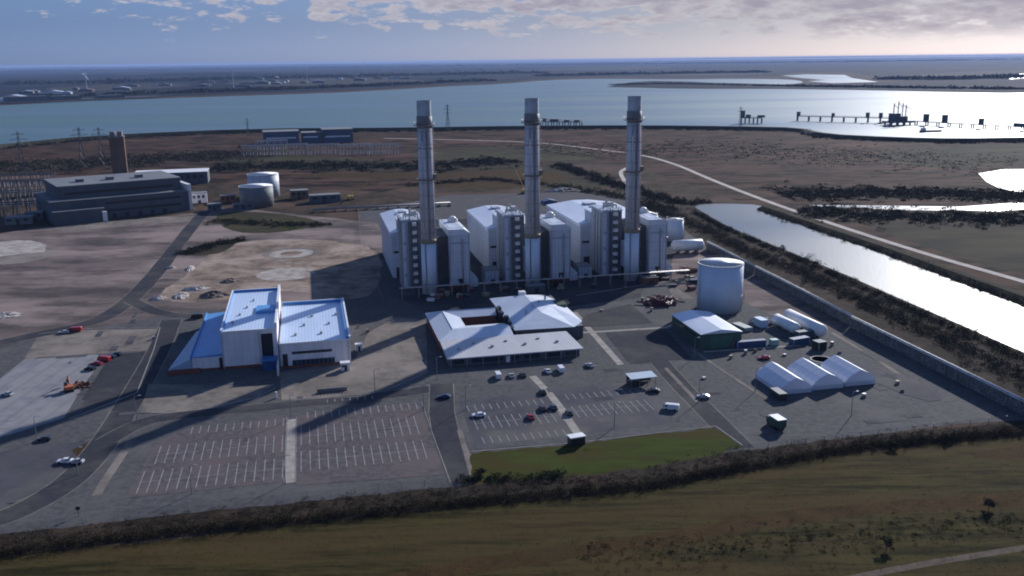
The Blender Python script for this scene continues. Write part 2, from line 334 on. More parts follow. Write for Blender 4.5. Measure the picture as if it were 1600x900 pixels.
def kerbs(name, pts, wd=.2, h=.03, m=None):
    mb = MB()
    for i in range(len(pts) - 1):
        a = pts[i]; b = pts[i + 1]; q = strip_pts([a, b], wd)
        mb.hexa([(x, y, 0) for x, y in (q[0], q[1], q[2], q[3])], [(x, y, h + .1) for x, y in (q[0], q[1], q[2], q[3])])
    o = mb.obj(name, m or m_kerb); o['kind'] = 'structure'; return o

# the ground: one sheet to the horizon
bm = bmesh.new(); GS = 44000; n = 22
grid = [[bm.verts.new((-GS + 2 * GS * i / n, -3000 + (GS + 3000) * j / n, 0)) for i in range(n + 1)] for j in range(n + 1)]
for j in range(n):
    for i in range(n): bm.faces.new((grid[j][i], grid[j][i + 1], grid[j + 1][i + 1], grid[j + 1][i]))
me = bpy.data.meshes.new('ground'); bm.to_mesh(me); bm.free(); me.materials.append(m_land)
go = bpy.data.objects.new('ground', me); COL.objects.link(go); go['kind'] = 'structure'

near_shore = [(-900, 330), (-400, 275), (-100, 240), (0, 230), (150, 215), (400, 204), (620, 203), (800, 200), (1000, 199), (1160, 201), (1250, 203), (1285, 213), (1400, 219), (1500, 221), (1600, 219), (1900, 214), (2600, 205)]
far_shore = [(2600, 118), (1900, 139), (1600, 146), (1480, 144), (1400, 142), (1300, 140), (1200, 139), (1100, 139), (1020, 138), (950, 134), (975, 129), (1030, 128), (1120, 129), (1185, 131), (1235, 132), (1260, 128), (1235, 124), (1150, 123), (1060, 124), (950, 123), (880, 124), (830, 127), (790, 131), (700, 135), (600, 141), (500, 146), (400, 149), (250, 154), (120, 158), (0, 165), (-200, 176), (-500, 196), (-900, 225)]
patch('estuary', near_shore + far_shore, m_lake, 1, z=.03)
patch('far_inlet', [(1222, 118), (1262, 116), (1320, 117), (1332, 122), (1372, 128), (1300, 130), (1262, 127), (1290, 125), (1250, 122)], m_lake, z=.05)
for q in ([(1470, 121), (1500, 120), (1480, 124)], [(1555, 118), (1640, 112), (1640, 118), (1580, 124)]): patch('far_pool', q, m_lake, z=.06)
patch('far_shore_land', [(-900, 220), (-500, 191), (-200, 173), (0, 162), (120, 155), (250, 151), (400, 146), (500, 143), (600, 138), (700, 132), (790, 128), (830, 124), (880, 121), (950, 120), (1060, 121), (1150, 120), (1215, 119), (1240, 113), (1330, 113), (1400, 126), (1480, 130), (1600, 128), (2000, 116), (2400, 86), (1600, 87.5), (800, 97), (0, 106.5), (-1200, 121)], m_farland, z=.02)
for q in ([(330, 128), (560, 120), (700, 126), (560, 131), (400, 136)], [(560, 134), (760, 122), (830, 121), (700, 129)], [(1000, 116), (1190, 112), (1200, 117), (1050, 119)], [(1390, 118), (1600, 108), (1600, 114), (1460, 122)], [(40, 138), (220, 130), (330, 132), (150, 145)], [(-300, 160), (-60, 140), (20, 150), (-160, 170)], [(820, 108), (1000, 103), (1080, 106), (900, 112)], [(100, 118), (300, 113), (420, 116), (240, 122)]):
    patch('far_fields', q, m_farfield, 2, z=.04)
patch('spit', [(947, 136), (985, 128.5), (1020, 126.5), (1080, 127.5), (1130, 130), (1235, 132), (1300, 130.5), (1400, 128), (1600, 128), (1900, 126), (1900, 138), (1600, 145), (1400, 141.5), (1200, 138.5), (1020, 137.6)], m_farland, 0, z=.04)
# marsh between the shore and the works
patch('marsh', [(-900, 336), (-400, 281), (0, 234), (150, 219), (400, 207), (620, 206), (800, 203), (1000, 202), (1250, 206), (1285, 216), (1400, 222), (1600, 222), (1900, 218), (2300, 300), (2100, 520), (1600, 470), (1200, 330), (1000, 262), (850, 240), (600, 300), (300, 285), (100, 285), (-300, 320)], m_marsh, z=.02)
patch('dark_marsh', [(1300, 330), (1420, 334), (1600, 330), (2000, 322), (2300, 420), (1900, 480), (1600, 432), (1440, 385)], m_marshdark, 1, z=.03)
patch('dark_marsh', [(640, 262), (760, 255), (900, 262), (960, 290), (900, 300), (760, 282), (640, 285)], m_marshdark, 2, z=.03)
patch('dark_marsh', [(640, 235), (820, 226), (960, 240), (900, 252), (760, 250), (650, 250)], m_marshdark, 2, z=.028)
patch('dark_marsh', [(300, 245), (420, 240), (640, 252), (640, 262), (400, 262)], m_marshdark, 2, z=.03)
patch('dark_marsh', [(1350, 240), (1480, 226), (1640, 224), (1700, 250), (1530, 262), (1420, 262)], m_marshdark, 2, z=.03)
patch('bank_ground', [(1040, 322), (1085, 322), (1140, 350), (1200, 378), (1300, 420), (1400, 463), (1500, 506), (1600, 552), (1800, 650), (1800, 760), (1600, 640), (1420, 548), (1260, 470), (1118, 396), (1050, 345)], m_scrubsoil, 0, z=.032)
patch('marsh_track', [(450, 272), (700, 268), (820, 274), (820, 279), (640, 280), (460, 276)], m_tanstrip, 1, z=.036)
patch('grass_bank', [(640, 276), (750, 264), (880, 268), (900, 284), (780, 296), (660, 292)], m_tanstrip, 2, z=.035)
patch('pond', [(1523, 265), (1700, 264), (2000, 262), (2000, 330), (1700, 314), (1600, 302), (1548, 291)], m_chan, 1, z=.055)
patch('creek', [(1262, 320), (1400, 321.5), (1500, 323), (1600, 316), (1900, 309), (1900, 320), (1600, 327), (1530, 333), (1490, 330), (1400, 328), (1300, 325)], m_chan, 0, z=.055)
patch('channel', [(1080, 320), (1130, 318), (1190, 320), (1205, 330), (1250, 345), (1400, 398), (1500, 438), (1600, 477), (1900, 600), (1950, 720), (1700, 590), (1600, 551), (1500, 507), (1400, 464), (1300, 420), (1200, 380), (1140, 355), (1105, 336)], m_chan, 1, z=.055)
road('white_track', [(600, 216), (700, 218), (840, 222), (940, 234), (1010, 243), (1060, 258), (1100, 276), (1180, 308), (1300, 350), (1450, 398), (1600, 440), (1850, 510)], 5.2, m_track, z=.07)
road('marsh_path', [(980, 262), (968, 268), (975, 282), (990, 300)], 4, m_track, z=.07)
# the works
patch('yard', [(-300, 640), (-60, 560), (100, 515), (240, 492), (330, 480), (450, 462), (560, 400), (560, 330), (700, 305), (900, 300), (1040, 322), (1110, 372), (1200, 412), (1340, 480), (1600, 622), (1640, 655), (1500, 662), (1200, 702), (1140, 706), (735, 762), (480, 795), (0, 840), (-300, 870)], m_asph, z=.03)
patch('brown_ground', [(-400, 420), (-60, 375), (80, 352), (300, 335), (340, 322), (420, 330), (560, 345), (600, 350), (600, 440), (560, 470), (340, 480), (100, 520), (-100, 560), (-400, 640)], m_earth2, 1)
patch('bare_earth', [(345, 382), (430, 372), (560, 378), (600, 400), (590, 460), (540, 470), (440, 450), (350, 470), (270, 474), (240, 462), (300, 425)], m_earth, 2, .8)
patch('bare_earth', [(-40, 385), (40, 372), (80, 385), (60, 402), (-40, 410)], m_chalk, 2, 1)
patch('bare_earth', [(-10, 400), (100, 392), (60, 408), (-10, 416)], m_gravel, 2, 1)
patch('bare_earth', [(80, 352), (300, 335), (320, 345), (230, 350), (100, 362)], m_gravel, 1, 1)
patch('turned_soil', [(280, 392), (350, 375), (372, 378), (350, 395), (300, 402)], m_marshdark, 2, .6)
patch('turned_soil', [(330, 330), (430, 332), (520, 348), (430, 366), (350, 362)], m_marshdark, 2, .6)
patch('green_patch', [(430, 352), (480, 345), (500, 352), (450, 362)], m_verge, 2, .5)
def disc(name, u, v, r, m):
    x, y = G(u, v); return ground_poly(name, [(x + r * (1 + random.uniform(-.03, .03)) * math.cos(t * .2618), y + r * (1 + random.uniform(-.03, .03)) * math.sin(t * .2618)) for t in range(24)], m)
disc('tank_pad', 447, 428, 15.5, m_chalk); disc('tank_pad', 455, 396, 17, m_gravel); disc('tank_pad', 455, 396, 13, m_chalk); disc('tank_pad', 455, 396, 6.5, m_earth)
patch('mown_ground', [(60, 524), (130, 516), (248, 514), (252, 520), (236, 546), (190, 551), (60, 558), (35, 566)], m_gravel, 0)
patch('mown_ground', [(1060, 430), (1095, 432), (1095, 470), (1040, 462)], m_gravel, 1, .5)
patch('gravel_yard', [(1040, 395), (1120, 392), (1240, 440), (1330, 500), (1300, 520), (1200, 492), (1160, 470), (1090, 470), (1040, 440)], m_earth2, 1, .6)
patch('concrete_apron', [(-160, 640), (0, 592), (38, 562), (152, 554), (160, 562), (132, 600), (100, 653), (0, 684), (-200, 730)], m_conc)
patch('dark_lot', [(168, 562), (190, 553), (244, 548), (214, 612), (165, 632), (108, 652), (140, 606)], m_asph2)
patch('grey_lot', [(-200, 780), (0, 706), (60, 694), (140, 690), (150, 684), (120, 720), (60, 780), (0, 790), (-200, 830)], m_carpark2, 0)
patch('yellow_verge', [(112, 704), (152, 684), (140, 700), (128, 722)], m_tanstrip)
road('service_road', [(320, 330), (285, 372), (250, 420), (205, 470), (150, 505), (60, 522), (-100, 560)], 9, m_asph2)
road('service_road', [(205, 470), (250, 492), (330, 496), (350, 500)], 7, m_asph2)
road('access_road', [(268, 500), (252, 540), (225, 590), (190, 650), (165, 690), (120, 745), (60, 785), (0, 812), (-200, 870)], 8.5, m_asph2)
road('access_road', [(165, 690), (210, 664), (260, 650), (440, 634), (660, 612), (690, 600)], 7, m_asph2)
road('gravel_verge', [(205, 690), (165, 750), (150, 775)], 2.5, m_gravel, 0)
patch('paved_court', [(232, 600), (400, 604), (430, 600), (400, 622), (330, 638), (262, 646), (220, 644)], m_gravel, 0)
patch('paved_court', [(436, 582), (556, 560), (575, 520), (620, 496), (665, 500), (668, 580), (610, 604), (560, 618), (440, 625)], m_gravel, 0)
patch('brick_court', [(660, 590), (700, 570), (905, 545), (935, 560), (1040, 575), (1090, 640), (1130, 664), (900, 690), (736, 703), (700, 650)], m_asph, 0)
# car parks in the site grid
spatch('car_park', [(-52, 239), (-11.5, 239), (-11.5, 288), (-45, 283), (-50, 270)], m_carpark)
spatch('car_park', [(-8.5, 236), (31, 233), (31, 290), (-8.5, 288)], m_carpark)
spatch('car_park', [(43, 250), (104, 252), (106, 292), (44, 288)], m_carpark2)
spatch('footway', [(-11.3, 238), (-8.7, 238), (-8.7, 285), (-11.3, 285)], m_path)
road('road_lane', [(690, 600), (690, 660), (715, 720), (728, 752)], 8, m_asph2, 1)
road('footway', [(718, 672), (738, 742)], 1.6, m_gravel, 0)
road('footway', [(832, 588), (868, 625), (908, 686)], 2.6, m_path, 1)
road('footway', [(897, 488), (970, 570)], 2.6, m_path, 0)
road('footway', [(880, 522), (1040, 512), (1060, 505)], 2.0, m_path, 0)
road('road_lane', [(1010, 540), (1060, 600), (1110, 648), (1160, 700)], 7, m_asph2, 1)
road('footway', [(1040, 575), (1090, 628)], 1.4, m_gravel, 0)
road('footway', [(1080, 545), (1130, 580), (1200, 625)], 1.4, m_gravel, 0)
road('footway', [(1100, 550), (1250, 540)], 1.6, m_path, 0)
patch('dark_lot', [(915, 492), (985, 475), (1020, 505), (900, 512)], m_asph2)
patch('dark_lot', [(945, 520), (1040, 515), (1080, 560), (985, 570)], m_asph2)
patch('dark_lot', [(620, 462), (900, 452), (1010, 440), (1000, 465), (880, 480), (660, 486)], m_asph2, 0)
patch('dark_lot', [(596, 350), (640, 345), (1040, 330), (1060, 420), (1000, 450), (620, 470)], m_asph2, 1)
road('kerb_line', [(1040, 440), (900, 462)], .8, m_path, 0)
patch('green_verge', [(735, 708), (900, 694), (1000, 682), (1118, 668), (1160, 698), (1100, 716), (980, 738), (740, 762)], m_verge, 0, .7)
road('wheel_track', [(1300, 520), (1400, 580), (1440, 620)], 2, m_gravel, 1)
patch('wheel_track', [(1330, 560), (1450, 600), (1480, 625), (1440, 628), (1350, 590)], m_carpark2, 1)
# fields in front
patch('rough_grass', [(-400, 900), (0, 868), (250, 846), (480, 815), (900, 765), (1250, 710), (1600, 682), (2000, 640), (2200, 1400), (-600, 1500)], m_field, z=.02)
patch('dry_grass_strip', [(560, 905), (760, 868), (1000, 838), (1200, 800), (1400, 782), (1650, 765), (1650, 792), (1420, 800), (1250, 815), (1080, 848), (900, 872), (700, 905)], m_tanstrip, 1, .7, z=.024)
patch('dry_grass_strip', [(1550, 700), (1700, 688), (1700, 720), (1500, 716)], m_tanstrip, 1, .4, z=.024)
road('field_road', [(1290, 912), (1420, 885), (1600, 856), (1800, 825)], 2.2, mat('dirt_road', (.125, .10, .078), (.085, .07, .055), .9, .4), 1, z=.028)

# car-park bay lines: one sheet of paint
def bays(rows):
    mb = MB(); zz = ZL[0] + .004
    def bar(x0, x1, y0, y1):
        q = [W(x0, y0), W(x1, y0), W(x1, y1), W(x0, y1)]; mb.add([(a, b, zz) for a, b in q], [(0, 1, 2, 3)])
    for x0, x1, y0, y1, cap in rows:
        k = int((x1 - x0) / 2.5)
        for i in range(k + 1): bar(x0 + i * 2.5 - .13, x0 + i * 2.5 + .13, y0, y1)
        if cap is not None: bar(x0 + .12, x0 + k * 2.5 - .12, cap - .08, cap + .08)
    me = bpy.data.meshes.new('parking_bay_markings'); me.from_pydata(mb.v, [], mb.f); me.materials.append(m_paint)
    o = bpy.data.objects.new('parking_bay_markings', me); COL.objects.link(o); o['kind'] = 'structure'
bays([(-40, -12.5, 280, 286, None), (-47.5, -12.5, 259.5, 266, 266.1), (-47.5, -12.5, 266.2, 272.5, None), (-49.5, -12, 241, 247.8, 247.9), (-49.5, -12, 248, 255, None),
      (-5, 30, 284, 290, None), (-7, 30, 263, 270, 270.1), (-7, 30, 270.2, 278, None), (-7, 30, 244.5, 251.2, 251.3), (-7, 30, 251.4, 258.3, None),
      (46, 72, 278, 283, None), (80, 105, 280, 285, None), (46, 74, 262, 267, 267.1), (46, 74, 267.2, 272, None), (79, 104, 264, 269, 269.1), (79, 104, 269.2, 274, None), (46, 75, 251, 256, None),
      (1.5, 18, 296, 300, None)])
kerbs('kerb', [W(-11.5, 287), W(-11.5, 238)]); kerbs('kerb', [W(-8.5, 238), W(-8.5, 287)]); kerbs('kerb', [W(32, 290), W(32, 234)])
kerbs('kerb', [G(u, v) for u, v in ((220, 644), (262, 646), (330, 638), (400, 622), (430, 606))], .35)
kerbs('kerb', [G(u, v) for u, v in ((440, 626), (560, 620), (612, 606), (668, 582))], .35)
kerbs('kerb', [G(u, v) for u, v in ((735, 706), (900, 692), (1000, 680), (1118, 666), (1160, 696))], .35)
kerbs('kerb', [G(u, v) for u, v in ((60, 522), (130, 514), (250, 512), (240, 547), (214, 614), (108, 655))], .35)
mb = MB(); rr_ = random.Random(4)
for k in range(90):
    X0, Y0 = S(rr_.uniform(60, 1500), rr_.uniform(480, 760)); w_, l_ = rr_.uniform(.6, 3.5), rr_.uniform(2, 14)
    if rr_.random() < .5: w_, l_ = l_, w_
    if Y0 < 236 or X0 > 205 or (X0 < 44 and Y0 < 292) or (40 < X0 < 130 and Y0 < 255): continue
    ZL[0] += .0002; mb.add([(*W(X0, Y0), ZL[0]), (*W(X0 + w_, Y0), ZL[0]), (*W(X0 + w_, Y0 + l_), ZL[0]), (*W(X0, Y0 + l_), ZL[0])], [(0, 1, 2, 3)])
o = mb.obj('tarmac_repairs', mat('tarmac_repair', (.055, .056, .064), (.092, .090, .096), .85, .05, lo=.45, hi=.52)); o['kind'] = 'structure'
# embankment along the shore
def bank(name, pts, wd, h, m):
    L1 = strip_pts(pts, wd); L2 = strip_pts(pts, wd * .3); n = len(pts); mb = MB()
    for i in range(n - 1):
        a, b = L1[i], L1[i + 1]; c, d = L1[2 * n - 2 - i], L1[2 * n - 1 - i]; e, f, g, h_ = L2[i], L2[i + 1], L2[2 * n - 2 - i], L2[2 * n - 1 - i]
        mb.add([(*a, 0), (*b, 0), (*f, h), (*e, h), (*g, h), (*h_, h), (*c, 0), (*d, 0)], [(0, 1, 2, 3), (3, 2, 4, 5), (5, 4, 6, 7)])
    o = mb.obj(name, m); o['kind'] = 'structure'; return o
bank('sea_wall', smooth_pts([G(u, v + 1) for u, v in near_shore], 1, False), 26, 4.5, m_scrubdk)
bank('channel_bank', smooth_pts([G(u, v) for u, v in ((1040, 296), (1100, 316), (1200, 345), (1300, 378), (1400, 414), (1500, 450), (1600, 490), (1800, 565))], 1, False) if False else smooth_pts([G(u, v) for u, v in ((1195, 326), (1300, 362), (1400, 396), (1500, 433), (1600, 468), (1850, 560))], 1, False), 14, 2.2, m_marshdark)

# distant low hills
def hill(name, u0, u1, v, wd, h, seed):
    rg = np.random.default_rng(seed); a = G(u0, v); b = G(u1, v - (u1 - u0) * .0119); n = 40; mb = MB(); rows = []
    ph = rg.uniform(0, 6, 4)
    for j in range(5):
        row = []
        for i in range(n + 1):
            t = i / n; x = a[0] + (b[0] - a[0]) * t; y = a[1] + (b[1] - a[1]) * t + (j - 2) * wd / 4
            pr = (0, .75, 1, .7, 0)[j]; hh = h * pr * (math.sin(math.pi * t) ** .5) * (.7 + .2 * math.sin(t * 9 + ph[0]) + .12 * math.sin(t * 23 + ph[1]) + .06 * math.sin(t * 57 + ph[2]))
            row.append((x, y, hh - .5))
        rows.append(row)
    for r in rows: mb.v += r
    for j in range(4):
        for i in range(n): k = j * (n + 1) + i; mb.f.append((k, k + 1, k + n + 2, k + n + 1))
    o = mb.obj(name, m_farland, smooth=True); o['kind'] = 'structure'; return o
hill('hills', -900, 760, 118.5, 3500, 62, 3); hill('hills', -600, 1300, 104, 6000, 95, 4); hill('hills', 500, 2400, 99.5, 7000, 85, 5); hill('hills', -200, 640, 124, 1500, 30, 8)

# ------------------------------------------------------------------ foliage
def leaves(name, C, rad, hz, per, size, m, rg, parent=None, flat=.8):
    """C: (k,3) bush centres, rad: (k,), hz: (k,) heights; per leaves each"""
    k = len(C); idx = np.repeat(np.arange(k), per); nn = len(idx)
    d = rg.normal(size=(nn, 3)); d /= np.linalg.norm(d, axis=1)[:, None]; rr = rg.uniform(.35, 1, nn) ** .5 * (1 + .25 * np.sin(d[:, 0] * 7 + idx) * np.cos(d[:, 1] * 6))
    d[:, 2] = np.abs(d[:, 2])
    P = C[idx] + np.stack([d[:, 0] * rad[idx] * rr, d[:, 1] * rad[idx] * rr, d[:, 2] * hz[idx] * rr], 1)
    s = size * rg.uniform(.5, 1.5, nn)
    A = rg.normal(size=(nn, 3)); A /= np.linalg.norm(A, axis=1)[:, None]; B = np.cross(A, rg.normal(size=(nn, 3))); B /= np.linalg.norm(B, axis=1)[:, None] + 1e-9
    V = np.stack([P - A * s[:, None], P + A * s[:, None] * .8, P + B * s[:, None] * 1.1], 1).reshape(-1, 3); V[:, 2] = np.maximum(V[:, 2], C[:, 2].min() + .02)
    me = bpy.data.meshes.new(name); me.vertices.add(len(V)); me.vertices.foreach_set('co', V.astype(np.float32).ravel())
    me.loops.add(nn * 3); me.loops.foreach_set('vertex_index', np.arange(nn * 3, dtype=np.int32)); me.polygons.add(nn)
    me.polygons.foreach_set('loop_start', np.arange(0, nn * 3, 3, dtype=np.int32)); me.polygons.foreach_set('loop_total', np.full(nn, 3, dtype=np.int32)); me.update()
    me.materials.append(m); o = bpy.data.objects.new(name, me); COL.objects.link(o)
    if parent: o.parent = parent
    return o
def scrub_band(name, px, wd, nb, r, h, per, size, m, seed, jitter=1.0):
    """bushes scattered along a pixel line (traced on the ground)"""
    rg = np.random.default_rng(seed); pts = [G(u, v) for u, v in px]
    if name != 'distant_wood' and name != 'field_scrub':
        q = smooth_pts(pts, 2, False); e = []
        for i in range(len(q) - 1):
            dd = math.hypot(q[i + 1][0] - q[i][0], q[i + 1][1] - q[i][1]); k_ = max(1, int(dd / (wd * .5)))
            for j in range(k_): e.append((q[i][0] + (q[i + 1][0] - q[i][0]) * j / k_, q[i][1] + (q[i + 1][1] - q[i][1]) * j / k_))
        sp = strip_pts(e, wd * 1.15); sp = [(x + rg.normal() * wd * .06, y + rg.normal() * wd * .06) for x, y in sp]
        mb = MB(); n_ = len(e); ZL[0] += .001; mb.v = [(x, y, ZL[0]) for x, y in sp]; mb.f = [(i, i + 1, 2 * n_ - 2 - i, 2 * n_ - 1 - i) for i in range(n_ - 1)]
        g_ = mb.obj('scrub_ground', m_scrubsoil); g_['kind'] = 'structure'
    seg = [math.hypot(pts[i + 1][0] - pts[i][0], pts[i + 1][1] - pts[i][1]) for i in range(len(pts) - 1)]; tot = sum(seg)
    C = []
    for q in rg.uniform(0, tot, nb):
        i = 0
        while i < len(seg) - 1 and q > seg[i]: q -= seg[i]; i += 1
        t = q / seg[i]; a, b = pts[i], pts[i + 1]; o = rg.normal() * wd * .33
        nx, ny = -(b[1] - a[1]) / seg[i], (b[0] - a[0]) / seg[i]
        C.append((a[0] + (b[0] - a[0]) * t + nx * o, a[1] + (b[1] - a[1]) * t + ny * o, 0))
    C = np.array(C); rad = r * rg.uniform(.45, 1.7, nb); hz = h * (.35 + 1.35 * rg.uniform(0, 1, nb) ** 1.6)
    o = leaves(name, C, rad, hz, per, size, m, rg); return tag(o, kind='stuff')
def lab(o, l, c): o['label'] = l; o['category'] = c; return o
fg = [(-200, 868), (0, 848), (250, 818), (480, 795), (740, 768), (1000, 745), (1150, 716), (1350, 690), (1600, 668), (1900, 640)]
fg2 = [(u, v + (17 if u < 1200 else 8)) for u, v in fg]
lab(scrub_band('hedge_scrub', fg, 7, 1600, 1.1, .55, 40, .12, m_scrubred, 11), 'reddish brown winter scrub along the near edge of the site', 'scrub')
lab(scrub_band('ditch_scrub', fg2, 3.6, 2600, 1.2, 1.9, 80, .12, m_hedge, 12), 'dark dense hedge line between the site and the foreground field', 'scrub')
lab(scrub_band('bank_scrub', [(1000, 322), (1060, 340), (1110, 362), (1160, 390), (1250, 425), (1350, 470), (1450, 518), (1600, 590), (1800, 690)], 12, 1500, 2.0, 2.2, 60, .24, m_scrub, 13), 'brown and olive scrub on the bank between barrier and channel', 'scrub')
lab(scrub_band('bank_scrub', [(1085, 332), (1130, 356), (1200, 386), (1300, 428), (1400, 473), (1500, 518), (1600, 562), (1800, 660)], 4, 600, 1.8, 2.0, 70, .24, m_scrubdk, 14), 'dark bushes lining the near edge of the channel', 'scrub')
lab(scrub_band('bank_scrub', [(1190, 328), (1300, 366), (1400, 400), (1500, 438), (1600, 474), (1850, 570)], 7, 700, 1.8, 1.7, 60, .26, m_scrub, 15), 'brown scrub between the far channel edge and the white track', 'scrub')
lab(scrub_band('marsh_scrub', [(870, 258), (930, 278), (1000, 300), (1060, 318), (1110, 316)], 16, 380, 3.2, 3.2, 60, .5, m_scrubdk, 16), 'dark scrub running behind the right hand chimney towards the channel', 'scrub')
lab(scrub_band('marsh_scrub', [(640, 290), (760, 280), (860, 290), (960, 305), (1060, 330)], 14, 300, 3, 2.6, 50, .5, m_scrub, 17), 'brown scrub behind the turbine halls', 'scrub')
lab(scrub_band('marsh_scrub', [(1250, 330), (1400, 340), (1530, 338), (1620, 345), (1800, 350)], 50, 1000, 3, 1.8, 40, .5, m_scrubdk, 18), 'dark bushes on the marsh below the creek', 'scrub')
lab(scrub_band('marsh_scrub', [(1220, 305), (1400, 300), (1530, 305), (1620, 308)], 60, 1000, 3.4, 1.4, 36, .6, m_scrub, 19), 'low brown scrub on the marsh above the creek', 'scrub')
lab(scrub_band('marsh_scrub', [(330, 262), (480, 258), (620, 262), (700, 258), (800, 250)], 70, 900, 4, 2.0, 36, .7, m_scrubdk, 20), 'dark scrub in front of the far substation', 'scrub')
lab(scrub_band('marsh_scrub', [(0, 262), (120, 255), (260, 250), (380, 238)], 110, 900, 5, 1.8, 26, .8, m_scrub, 21), 'brown scrub on the marsh behind the old power station', 'scrub')
lab(scrub_band('field_scrub', [(860, 240), (1000, 228), (1200, 236), (1400, 250), (1580, 258)], 190, 1500, 3.2, .7, 12, .6, m_scrub, 22), 'thin brown scrub scattered over the open marsh', 'scrub')
lab(scrub_band('yard_scrub', [(285, 398), (330, 384), (380, 374)], 9, 130, 2.2, 2.0, 70, .3, m_scrubdk, 23), 'dark scrub mound beside the service road', 'scrub')
lab(scrub_band('yard_scrub', [(330, 345), (420, 350), (520, 352)], 16, 130, 2.2, 1.6, 60, .35, m_scrubgrn, 24), 'olive scrub left of the turbine halls', 'scrub')
lab(scrub_band('shore_scrub', [(u, v + 3) for u, v in near_shore[2:15]], 14, 700, 4, 3.4, 30, .8, m_scrubdk, 25), 'dark scrub along the estuary embankment', 'scrub')
lab(scrub_band('field_scrub', [(900, 868), (1100, 860), (1300, 838), (1450, 826), (1600, 815)], 11, 500, .9, .4, 50, .09, m_scrubgrn, 26), 'low olive scrub on the foreground field', 'scrub')
lab(scrub_band('field_scrub', [(720, 752), (760, 748), (820, 750), (880, 742)], 3, 60, 1.3, 1.3, 70, .2, m_scrubgrn, 27), 'green bushes at the corner of the grass verge', 'scrub')
# grass tufts over the near field
rg = np.random.default_rng(40); n = 9000
vv = rg.uniform(700, 905, n); uu = rg.uniform(-20, 1620, n)
keep = vv > 700 + (1600 - uu) * .105
C = np.array([(*G(a, b), 0) for a, b in zip(uu[keep], vv[keep])]); k = len(C)
lab(tag(leaves('grass_tufts', C, rg.uniform(.3, .9, k), rg.uniform(.05, .14, k), 9, .07, mat('tuft_grass', (.052, .045, .020), (.032, .032, .016), .9, .05, island=.35, spec=.1), rg), kind='stuff'), 'coarse winter grass tufts in the foreground field', 'grass')
# far woods on the other shore
for sd, px, wd, nb, r, h in ((30, [(0, 132), (200, 128), (420, 122), (640, 118), (820, 114)], 500, 420, 60, 11), (31, [(840, 119), (1000, 116), (1200, 113)], 200, 200, 45, 10), (32, [(1380, 124), (1480, 124), (1600, 120)], 160, 160, 40, 9), (33, [(0, 112), (400, 107), (900, 101), (1300, 97), (1600, 93)], 1200, 420, 140, 16), (34, [(60, 152), (300, 145), (500, 138), (760, 126)], 90, 260, 26, 8), (35, [(960, 133), (1040, 131), (1140, 133), (1240, 135)], 30, 120, 22, 4), (36, [(1240, 135), (1400, 137), (1600, 140)], 60, 160, 26, 5)):
    o = scrub_band('distant_wood', px, wd, nb, r, h, 34, h * .8, m_farwood, sd)
    lab(o, 'dark band of distant woodland beyond the estuary', 'wood')

def tree(name, label, cat, X, Y, h, r, m, seed, group=None):
    rg = np.random.default_rng(seed); t = T(name, label, cat, X, Y, 0, group)
    tb = MB(); tb.tube((0, 0, 0), (0, 0, h * .6), .16 * h / 5, 7, .07 * h / 5)
    for i in range(6):
        a = rg.uniform(0, 6.28); z = h * rg.uniform(.25, .55); tb.tube((0, 0, z), (math.cos(a) * r * .7, math.sin(a) * r * .7, z + h * .3), .07, 5, .02)
    tb.obj('trunk', m_bark, t)
    k = 14; C = np.stack([rg.normal(0, r * .42, k), rg.normal(0, r * .42, k), rg.uniform(h * .22, h * .66, k)], 1)
    leaves('crown', C, r * rg.uniform(.3, .55, k), h * rg.uniform(.18, .34, k), 70, .16, m, rg, t); return t
for i, (u, v, h, r, mm) in enumerate(((1224, 396, 6, 3, m_scrubdk), (1262, 412, 6.5, 3.4, m_scrub), (1276, 418, 5, 2.6, m_scrubdk), (1385, 858, 3.2, 1.7, m_scrubdk), (1545, 795, 3, 1.5, m_scrub), (1300, 640, 0, 0, None))):
    if mm is None: continue
    X, Y = S(u, v)
    l = ['round dark tree on the near channel bank furthest from the camera', 'tallest bushy tree on the near channel bank', 'small dark tree just right of the tallest bank tree', 'dark leafless bush standing alone in the foreground field', 'small bush on the dry grass strip at the right'][i]
    tree('tree' if i < 3 else 'bush', l, 'tree' if i < 3 else 'bush', X, Y, h, r, mm, 50 + i)
for i, (u, v) in enumerate(((750, 745), (1395, 700), (1480, 690))):
    X, Y = S(u, v); tree('bush', ['green bush at the near left corner of the grass verge', 'dark bush in the hedge line right of the green van', 'dark bush in the hedge line near the right edge'][i], 'bush', X, Y, 2.6, 1.6, (m_scrubgrn, m_scrubdk, m_scrubdk)[i], 60 + i)

